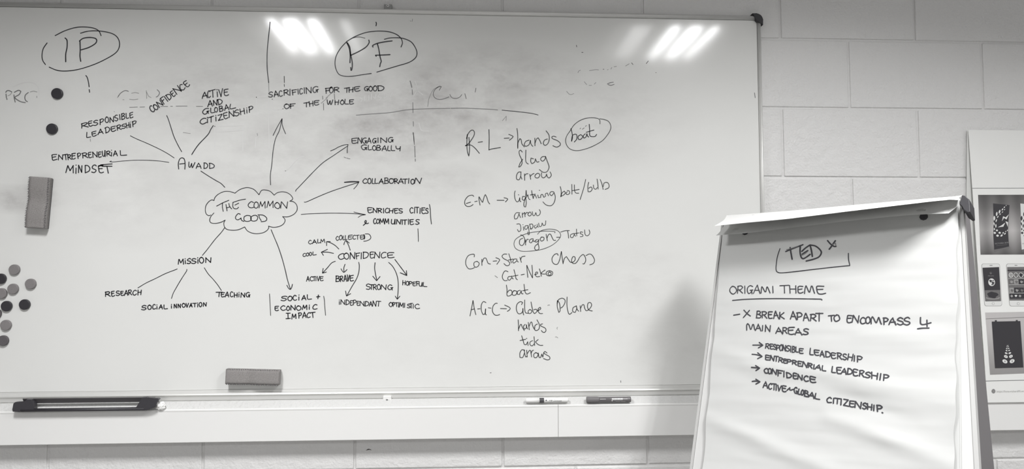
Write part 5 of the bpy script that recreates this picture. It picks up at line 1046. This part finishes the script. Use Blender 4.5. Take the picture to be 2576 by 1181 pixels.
# the pad: top sheet, pages behind it, folded-over sheets
bm = new()
NA, NZ = 110, 190
rows = []
for j in range(NZ + 1):
    t = j / NZ
    z = -0.012 - t * 0.968
    k = -z
    xl = -0.290 + 0.012 * k
    xr = 0.291 - 0.0277 * k + 0.0018 * math.sin(k * 31) + 0.0012 * math.sin(k * 77 + 1)
    if k > 0.3:
        xl = xl + 0.0015 * math.sin(k * 43)
    rows.append([])
    for i in range(NA + 1):
        s = i / NA
        a = xl + (xr - xl) * s
        lift = crease(a, z)
        edge = 0.0035 * max(0.0, (s - 0.9) / 0.1) ** 2 * (0.5 + 0.5 * math.sin(k * 29)) if k > 0.25 else 0
        rows[-1].append(bm.verts.new((a, -(0.0086 + lift + edge), z)))
for j in range(NZ):
    for i in range(NA):
        bm.faces.new((rows[j][i], rows[j][i + 1], rows[j + 1][i + 1], rows[j + 1][i]))
sheet = obj('top_sheet', bm, PAPER, pad, True)
for k, (dx, y0) in enumerate(((0.004, -0.0038), (0.009, -0.0028), (0.013, -0.0016))):
    bm = new()
    P = [(-0.288 + k * 0.001, -0.014), (0.288 + dx * 0.3, -0.014), (0.271 + dx, -0.70), (0.264 + dx * 1.4, -0.975), (-0.277 + k * 0.001, -0.975), (-0.281, -0.70)]
    add_prism(bm, P, y0, y0 + 0.0006)
    obj('under_sheet', bm, PAPER, pad)


def flap_mesh(rows, holes=(), sub=3):
    """lofted sheet through rows of (a, z, c); faces inside the holes left out"""
    R = [[Vector((a / 1e4, -c / 1e4, z / 1e4)) for a, z, c in r] for r in rows]
    n = len(R[0])
    dense = []
    for j in range(len(R) - 1):
        for s in range(sub * 4):
            t = s / (sub * 4)
            p0 = R[max(j - 1, 0)]
            p3 = R[min(j + 2, len(R) - 1)]
            row = []
            for i in range(n):
                a, b, c, d = p0[i], R[j][i], R[j + 1][i], p3[i]
                row.append(0.5 * (2 * b + (c - a) * t + (2 * a - 5 * b + 4 * c - d) * t * t + (3 * b - a - 3 * c + d) * t ** 3))
            dense.append(row)
    dense.append(R[-1])
    bm = new()
    V = []
    K = 8
    for row in dense:
        out = []
        for i in range(n - 1):
            for k in range(K):
                out.append(row[i].lerp(row[i + 1], k / K))
        out.append(row[-1])
        V.append([bm.verts.new(p) for p in out])
    for j in range(len(V) - 1):
        for i in range(len(V[0]) - 1):
            c = (V[j][i].co + V[j + 1][i + 1].co) / 2
            if any(((c.x - hx) / hr) ** 2 + ((c.z - hz) / hr2) ** 2 < 1 for hx, hz, hr, hr2 in holes):
                continue
            bm.faces.new((V[j][i], V[j][i + 1], V[j + 1][i + 1], V[j + 1][i]))
    return bm


bm = flap_mesh([FLAPS['back'], FLAPS['roll'], FLAPS['mid'], FLAPS['lip']], holes=[(-0.196, 0.012, 0.0035, 0.003)])
folded = obj('folded_sheets', bm, LIT_PAPER, pad, True)
bm = flap_mesh([FLAPS['inn'], FLAPS['fold'], FLAPS['low']], holes=[(-0.232, -0.036, 0.010, 0.0045), (0.222, -0.036, 0.010, 0.0045)])
flap = obj('hanging_flap', bm, PAPER, pad, True)

# ---------------------------------------------------------------- posters on the right
bm = add_prism(new(), [(0, 0), (0.594, 0), (0.594, -0.841), (-0.036, -0.841)], -0.0016, -0.0006)
o = obj('backing_sheet', bm, POSTER)
o.matrix_world = Matrix.Translation((2.861, -0.0045, 1.957))
tag(o, 'plain white backing sheet on the wall, mostly hidden behind the printed poster', 'paper')
PM = Matrix.Translation((2.8619, -0.012, 1.9329)) @ Matrix.Rotation(-0.0522, 4, 'X')
poster = thing('design_poster', 'white printed design poster with banner photo, phone screens and black eye print', 'poster', matrix=PM)
bm = add_box(new(), 0, 0.594, 0.0, 0.0012, -0.846, 0.0235)
obj('poster_sheet', bm, POSTER, poster)


def flat(pts, m, name, layer=1, parent=poster, strip=None):
    bm = new()
    bm.faces.new([bm.verts.new((x, -0.0003 * layer, z)) for x, z in pts])
    return obj(name, bm, m, parent)


def print_gradient(name, lo, hi, z0, z1, xs=None):
    """printed picture background: tone varies across the print itself"""
    m = bpy.data.materials.new(name)
    m.use_nodes = True
    nt = m.node_tree
    b = nt.nodes['Principled BSDF']
    b.inputs['Roughness'].default_value = 0.6
    g = nt.nodes.new('ShaderNodeTexCoord')
    s = nt.nodes.new('ShaderNodeSeparateXYZ')
    nt.links.new(g.outputs['Object'], s.inputs[0])
    r = nt.nodes.new('ShaderNodeMapRange')
    r.inputs['From Min'].default_value = z0
    r.inputs['From Max'].default_value = z1
    nt.links.new(s.outputs[2], r.inputs['Value'])
    c = nt.nodes.new('ShaderNodeValToRGB')
    c.color_ramp.elements[0].color = (*lo[0], 1)
    c.color_ramp.elements[0].position = 0
    c.color_ramp.elements[1].color = (*lo[-1], 1)
    for i, col in enumerate(lo[1:-1], 1):
        e = c.color_ramp.elements.new(hi[i])
        e.color = (*col, 1)
    nt.links.new(r.outputs[0], c.inputs['Fac'])
    out = c.outputs['Color']
    if xs:
        w = nt.nodes.new('ShaderNodeTexWave')
        w.inputs['Scale'].default_value = xs
        w.inputs['Distortion'].default_value = 1.0
        w.inputs['Phase Offset'].default_value = 2.4
        nt.links.new(g.outputs['Object'], w.inputs['Vector'])
        mx = nt.nodes.new('ShaderNodeMix')
        mx.data_type = 'RGBA'
        mx.blend_type = 'MULTIPLY'
        mx.inputs['Factor'].default_value = 0.35
        nt.links.new(out, mx.inputs['A'])
        nt.links.new(w.outputs['Color'], mx.inputs['B'])
        out = mx.outputs['Result']
    nt.links.new(out, b.inputs['Base Color'])
    return m


PD = mat('print_dark', (0.035, 0.033, 0.038), 0.5)
PWH = mat('print_white', (0.74, 0.745, 0.73), 0.6)
PG = mat('print_grey', (0.33, 0.325, 0.32), 0.6)
PMID = mat('print_mid_grey', (0.16, 0.155, 0.155), 0.6)
PLN = mat('print_line', (0.10, 0.10, 0.10), 0.6)
g3 = lambda v: (v, v * 0.97, v * 0.96)
PH1 = print_gradient('banner_photo_tones', [g3(0.13), g3(0.30), g3(0.52), g3(0.20), g3(0.12)], [0, 0.18, 0.40, 0.78, 1], -0.383, -0.188, 5.5)
PH2 = print_gradient('wall_photo_tones', [g3(0.30), g3(0.33), g3(0.50), g3(0.52)], [0, 0.15, 0.7, 1], -0.76, -0.566)


def bar(x0, z0, x1, z1, w, m, name, layer=1):
    d = Vector((x1 - x0, z1 - z0)).normalized()
    n = Vector((-d.y, d.x)) * w / 2
    return flat([(x0 + n.x, z0 + n.y), (x1 + n.x, z1 + n.y), (x1 - n.x, z1 - n.y), (x0 - n.x, z0 - n.y)], m, name, layer)


bar(0.004, -0.1680, 0.590, -0.1640, 0.0014, PLN, 'printed_rule')
bar(0.020, -0.7795, 0.590, -0.7740, 0.0016, PLN, 'printed_rule')
photo = flat([(0.0226, -0.1896), (0.565, -0.186), (0.565, -0.381), (0.022, -0.3826)], PH1, 'banner_photo')


def banner(dx, body, ink, name):
    P = [(0.0712, -0.2171), (0.1262, -0.2226), (0.1215, -0.262), (0.1169, -0.3047), (0.1172, -0.335), (0.1182, -0.3568), (0.068, -0.3666), (0.0672, -0.3216), (0.0708, -0.27)]
    bm = new()
    bm.faces.new([bm.verts.new((x + dx, -0.0006, z)) for x, z in P])
    o = obj(name, bm, body, photo)
    bm = new()
    bm.faces.new([bm.verts.new((x + dx, -0.0009, z)) for x, z in [(0.0673, -0.3680), (0.1182, -0.3562), (0.1201, -0.3610), (0.0691, -0.3737)]])
    obj('banner_foot', bm, PMID, photo)
    bm = new()
    for x, z, w, h, rot in LEAVES:
        w, h = w * 0.00021, h * 0.00024
        a = math.radians(rot)
        if w > h:
            pass
        vs = []
        for k in range(12):
            t = 2 * math.pi * k / 12
            px, pz = w / 1.0 * math.cos(t) * (0.95 if k % 6 else 1.15), h / 1.0 * math.sin(t)
            vs.append((x + dx + px * math.cos(a) + pz * math.sin(a), -0.0009, z - px * math.sin(a) + pz * math.cos(a)))
        bm.faces.new([bm.verts.new(v) for v in vs])
    for poly in BOLTS:
        bm.faces.new([bm.verts.new((x + dx, -0.0009, z)) for x, z in poly])
    obj('banner_emblem', bm, ink, photo)
    o = text_mesh('banner_lettering', 'VICTORIA 2018', 0.0068, mat('print_soft', (0.30, 0.30, 0.30), 0.6) if ink is PWH else PMID, photo,
                  Matrix.Translation((0.0705 + dx, -0.0009, -0.3500)) @ Matrix.Rotation(-0.09, 4, 'Y'))
    bar(0.0745 + dx, -0.3545, 0.112 + dx, -0.3500, 0.0008, PMID if ink is PWH else PG, 'banner_rule', 4)


LEAVES = [(0.0728, -0.2652, 14, 32, 5), (0.0816, -0.2516, 12, 30, 10), (0.0914, -0.244, 12, 28, 20), (0.1014, -0.2369, 8, 18, 35), (0.1082, -0.2298, 7, 14, 40), (0.1143, -0.2241, 4, 9, 45), (0.0847, -0.261, 7, 18, 35), (0.093, -0.2524, 6, 14, 45), (0.101, -0.2454, 6, 13, 45), (0.1084, -0.2374, 5, 11, 45), (0.0791, -0.2731, 8, 22, 20), (0.0714, -0.2836, 8, 24, -10), (0.0769, -0.2901, 9, 26, 5), (0.0797, -0.3047, 16, 13, 0), (0.0715, -0.3005, 9, 16, 0), (0.0722, -0.3126, 18, 15, 0), (0.0884, -0.3123, 18, 14, 0), (0.0809, -0.3216, 20, 15, 0), (0.0944, -0.3211, 12, 20, 50), (0.1001, -0.3126, 9, 13, 50), (0.1058, -0.3154, 9, 16, 50), (0.1088, -0.3081, 7, 9, 40), (0.1146, -0.3047, 6, 12, 30)]
BOLTS = [[(0.0978, -0.2751), (0.1024, -0.2589), (0.111, -0.2623), (0.1222, -0.2524), (0.1136, -0.2694), (0.1051, -0.2646)],
         [(0.0831, -0.2948), (0.0966, -0.2878), (0.1088, -0.2793), (0.1016, -0.2928)], [(0.1095, -0.275), (0.1182, -0.2778), (0.1163, -0.2934), (0.113, -0.2835)]]
banner(0.0, PD, PWH, 'roll_up_banner')
banner(0.0915, PWH, PD, 'roll_up_banner')


def phone(x0, x1, zt, zb, name):
    w = x1 - x0
    r = 0.007
    P = []
    for cx, cz, a0 in ((x1 - r, zt - r, 0), (x0 + r, zt - r, 90), (x0 + r + 0.004, zb + r, 180), (x1 - r + 0.001, zb + r, 270)):
        for k in range(5):
            a = math.radians(a0 + 90 * k / 4)
            P.append((cx + r * math.cos(a), cz + r * math.sin(a)))
    out = flat(P, PG, name, 1)
    cx, cz = sum(p[0] for p in P) / len(P), (zt + zb) / 2
    bm = new()
    bm.faces.new([bm.verts.new((cx + (x - cx) * 0.965, -0.0006, cz + (z - cz) * 0.985)) for x, z in P])
    obj('phone_face', bm, PWH, out)
    bm = new()
    for rr, q in ((0.0044, PG), (0.0036, PWH)):
        bm = new()
        bm.faces.new([bm.verts.new((cx + 0.001 + rr * math.cos(k * math.pi / 8), -0.0009 if q is PG else -0.0011, zb + 0.0085 + rr * math.sin(k * math.pi / 8))) for k in range(16)])
        obj('home_button', bm, q, out)
    bar(cx - 0.005, zt - 0.0055, cx + 0.004, zt - 0.0055, 0.0014, PLN, 'speaker_slot', 4)
    return out


ph = phone(0.0233, 0.0848, -0.4113, -0.5460, 'printed_phone')
flat([(0.0260, -0.4243), (0.0810, -0.4223), (0.0823, -0.5299), (0.0304, -0.5304)], PD, 'phone_screen', 4)
flat([(0.0300, -0.4960), (0.0812, -0.4950), (0.0822, -0.5290), (0.0308, -0.5292)], PMID, 'plate_photo', 5)


def disc(cx, cz, rx, rz, m, name, layer, a0=0, a1=360, irregular=0.0):
    n = 20
    return flat([(cx + rx * (1 + irregular * math.sin(3 * t) + irregular * math.cos(5 * t)) * math.cos(t),
                  cz + rz * (1 + irregular * math.sin(4 * t)) * math.sin(t)) for t in [math.radians(a0 + (a1 - a0) * k / n) for k in range(n)]], m, name, layer)


disc(0.0555, -0.5200, 0.0230, 0.0050, PG, 'plate_rim', 6)
disc(0.0555, -0.5180, 0.0200, 0.0042, PMID, 'plate_well', 7)
disc(0.0550, -0.5110, 0.0170, 0.0100, PD, 'food_heap', 8, irregular=0.12)
disc(0.0536, -0.4705, 0.0112, 0.0122, PWH, 'globe_icon', 6)
for cx, cz, rx, rz in ((0.0505, -0.4670, 0.0045, 0.0040), (0.0580, -0.4735, 0.0038, 0.0050), (0.0545, -0.4780, 0.0020, 0.0022), (0.0590, -0.4655, 0.0020, 0.0020)):
    disc(cx, cz, rx, rz, PD, 'globe_continent', 7, irregular=0.25)
text_mesh('screen_lettering', 'MEICLEAN', 0.0042, PG, poster, Matrix.Translation((0.0425, -0.0016, -0.4518)))
disc(0.0525, -0.4412, 0.0030, 0.0034, PG, 'screen_logo', 5)
disc(0.0525, -0.4408, 0.0022, 0.0025, PD, 'screen_logo', 6)

phone(0.1056, 0.1680, -0.4113, -0.5470, 'printed_phone')
flat([(0.1079, -0.4224), (0.1650, -0.4220), (0.1650, -0.5285), (0.1107, -0.5283)], PMID, 'phone_screen', 4)
flat([(0.1085, -0.4310), (0.1650, -0.4310), (0.1650, -0.4350), (0.1085, -0.4352)], PD, 'screen_bar', 5)
for r_, (z, h, shape) in enumerate(((-0.4480, 0.0068, 'disc'), (-0.4690, 0.0075, 'sq'), (-0.4960, 0.0080, 'sq'))):
    for c_ in range(4):
        x = 0.1185 + c_ * 0.0165
        if shape == 'disc':
            disc(x, z, 0.0074, 0.0080, PWH, 'gallery_tile', 6)
            disc(x, z, 0.0058, 0.0064, (PG, PMID, PD, PG)[c_], 'gallery_tile', 7, irregular=0.1)
        else:
            flat([(x - 0.0078, z + h), (x + 0.0074, z + h), (x + 0.0074, z - h), (x - 0.0078, z - h)], (PD, PMID, PG, PD)[(c_ + r_) % 4], 'gallery_tile', 6)
            disc(x + 0.001, z - 0.001, 0.0045, 0.0042, (PMID, PG, PMID, PG)[(c_ + r_) % 4], 'gallery_tile', 7, irregular=0.2)
for z in (-0.4585, -0.4790, -0.5055):
    bar(0.1095, z, 0.1650, z + 0.0003, 0.0010, PWH, 'screen_rule', 8)
flat([(0.1100, -0.5065), (0.1650, -0.5060), (0.1650, -0.5225), (0.1105, -0.5228)], PD, 'screen_bar', 6)
disc(0.1175, -0.5145, 0.0040, 0.0038, PG, 'screen_icon', 7)
flat([(0.1315 + 0.0042 * 1.0 * (math.sin(t) ** 3), -0.5140 + 0.0042 * (0.81 * math.cos(t) - 0.31 * math.cos(2 * t) - 0.125 * math.cos(3 * t) - 0.06 * math.cos(4 * t)))
      for t in [2 * math.pi * k / 24 for k in range(24)]], PWH, 'heart_icon', 7)
disc(0.1450, -0.5145, 0.0040, 0.0038, PG, 'screen_icon', 7)

ph2 = flat([(0.0287, -0.5663), (0.20, -0.5640), (0.20, -0.7560), (0.0358, -0.7604)], PH2, 'hanging_print_photo')
bar(0.0300, -0.5860, 0.20, -0.5800, 0.0010, PMID, 'hanging_wire', 3)
flat([(0.0488, -0.5948), (0.1427, -0.5936), (0.1452, -0.7384), (0.0527, -0.7399)], PD, 'black_print', 4)
for x in (0.062, 0.131):
    flat([(x - 0.003, -0.5905), (x + 0.003, -0.5905), (x + 0.003, -0.5955), (x - 0.003, -0.5955)], PD, 'print_clip', 5)
for x, z, w, h in [(0.0854, -0.7192, 24, 17), (0.109, -0.7187, 24, 17), (0.0893, -0.7043, 18, 13), (0.1058, -0.7038, 18, 13), (0.0909, -0.6938, 13, 8), (0.1027, -0.6936, 13, 8), (0.0924, -0.686, 9, 5), (0.101, -0.6854, 9, 5), (0.0934, -0.6799, 8, 4), (0.0998, -0.6792, 8, 4), (0.0944, -0.6744, 6, 3), (0.0987, -0.6738, 6, 3), (0.0953, -0.67, 5, 2), (0.0982, -0.6694, 5, 2)]:
    s = -1 if x < 0.0972 else 1
    rx, rz = w * 0.00034, h * 0.00036
    n = 16
    flat([(x + rx * math.cos(t) + s * 0.0, z + rz * math.sin(t) * (1.0 if math.cos(t) * s < 0 else 1.0) + s * rx * 0.22 * math.cos(t)) for t in [2 * math.pi * k / n for k in range(n)]], PWH, 'printed_eye', 5)
    if w > 12:
        disc(x, z, rx * 0.16, rz * 0.55, PMID, 'printed_pupil', 6)
disc(0.0445, -0.8110, 0.0062, 0.0066, PMID, 'web_icon', 2)
for k in range(4):
    bar(0.0395, -0.8074 - k * 0.0024, 0.0495, -0.8074 - k * 0.0024, 0.0006, PWH, 'web_icon_line', 4)
text_mesh('printed_address', 'https://fiona-richard95.wixsite.com', 0.0088, mat('print_pale_grey', (0.42, 0.42, 0.41), 0.6), poster,
          Matrix.Translation((0.0540, -0.0006, -0.8150)))


# the prints sit a touch askew on the sheet
def shear(o):
    for ch in [c for c in bpy.data.objects if c.parent == o]:
        if ch.name.split('.')[0] != 'poster_sheet':
            t = ch.matrix_basis.translation
            if t.length > 1e-6:
                ch.location = (t.x + 0.0277 * t.z, t.y, t.z)
            else:
                for v in ch.data.vertices:
                    v.co.x += 0.0277 * v.co.z
        shear(ch)


shear(poster)
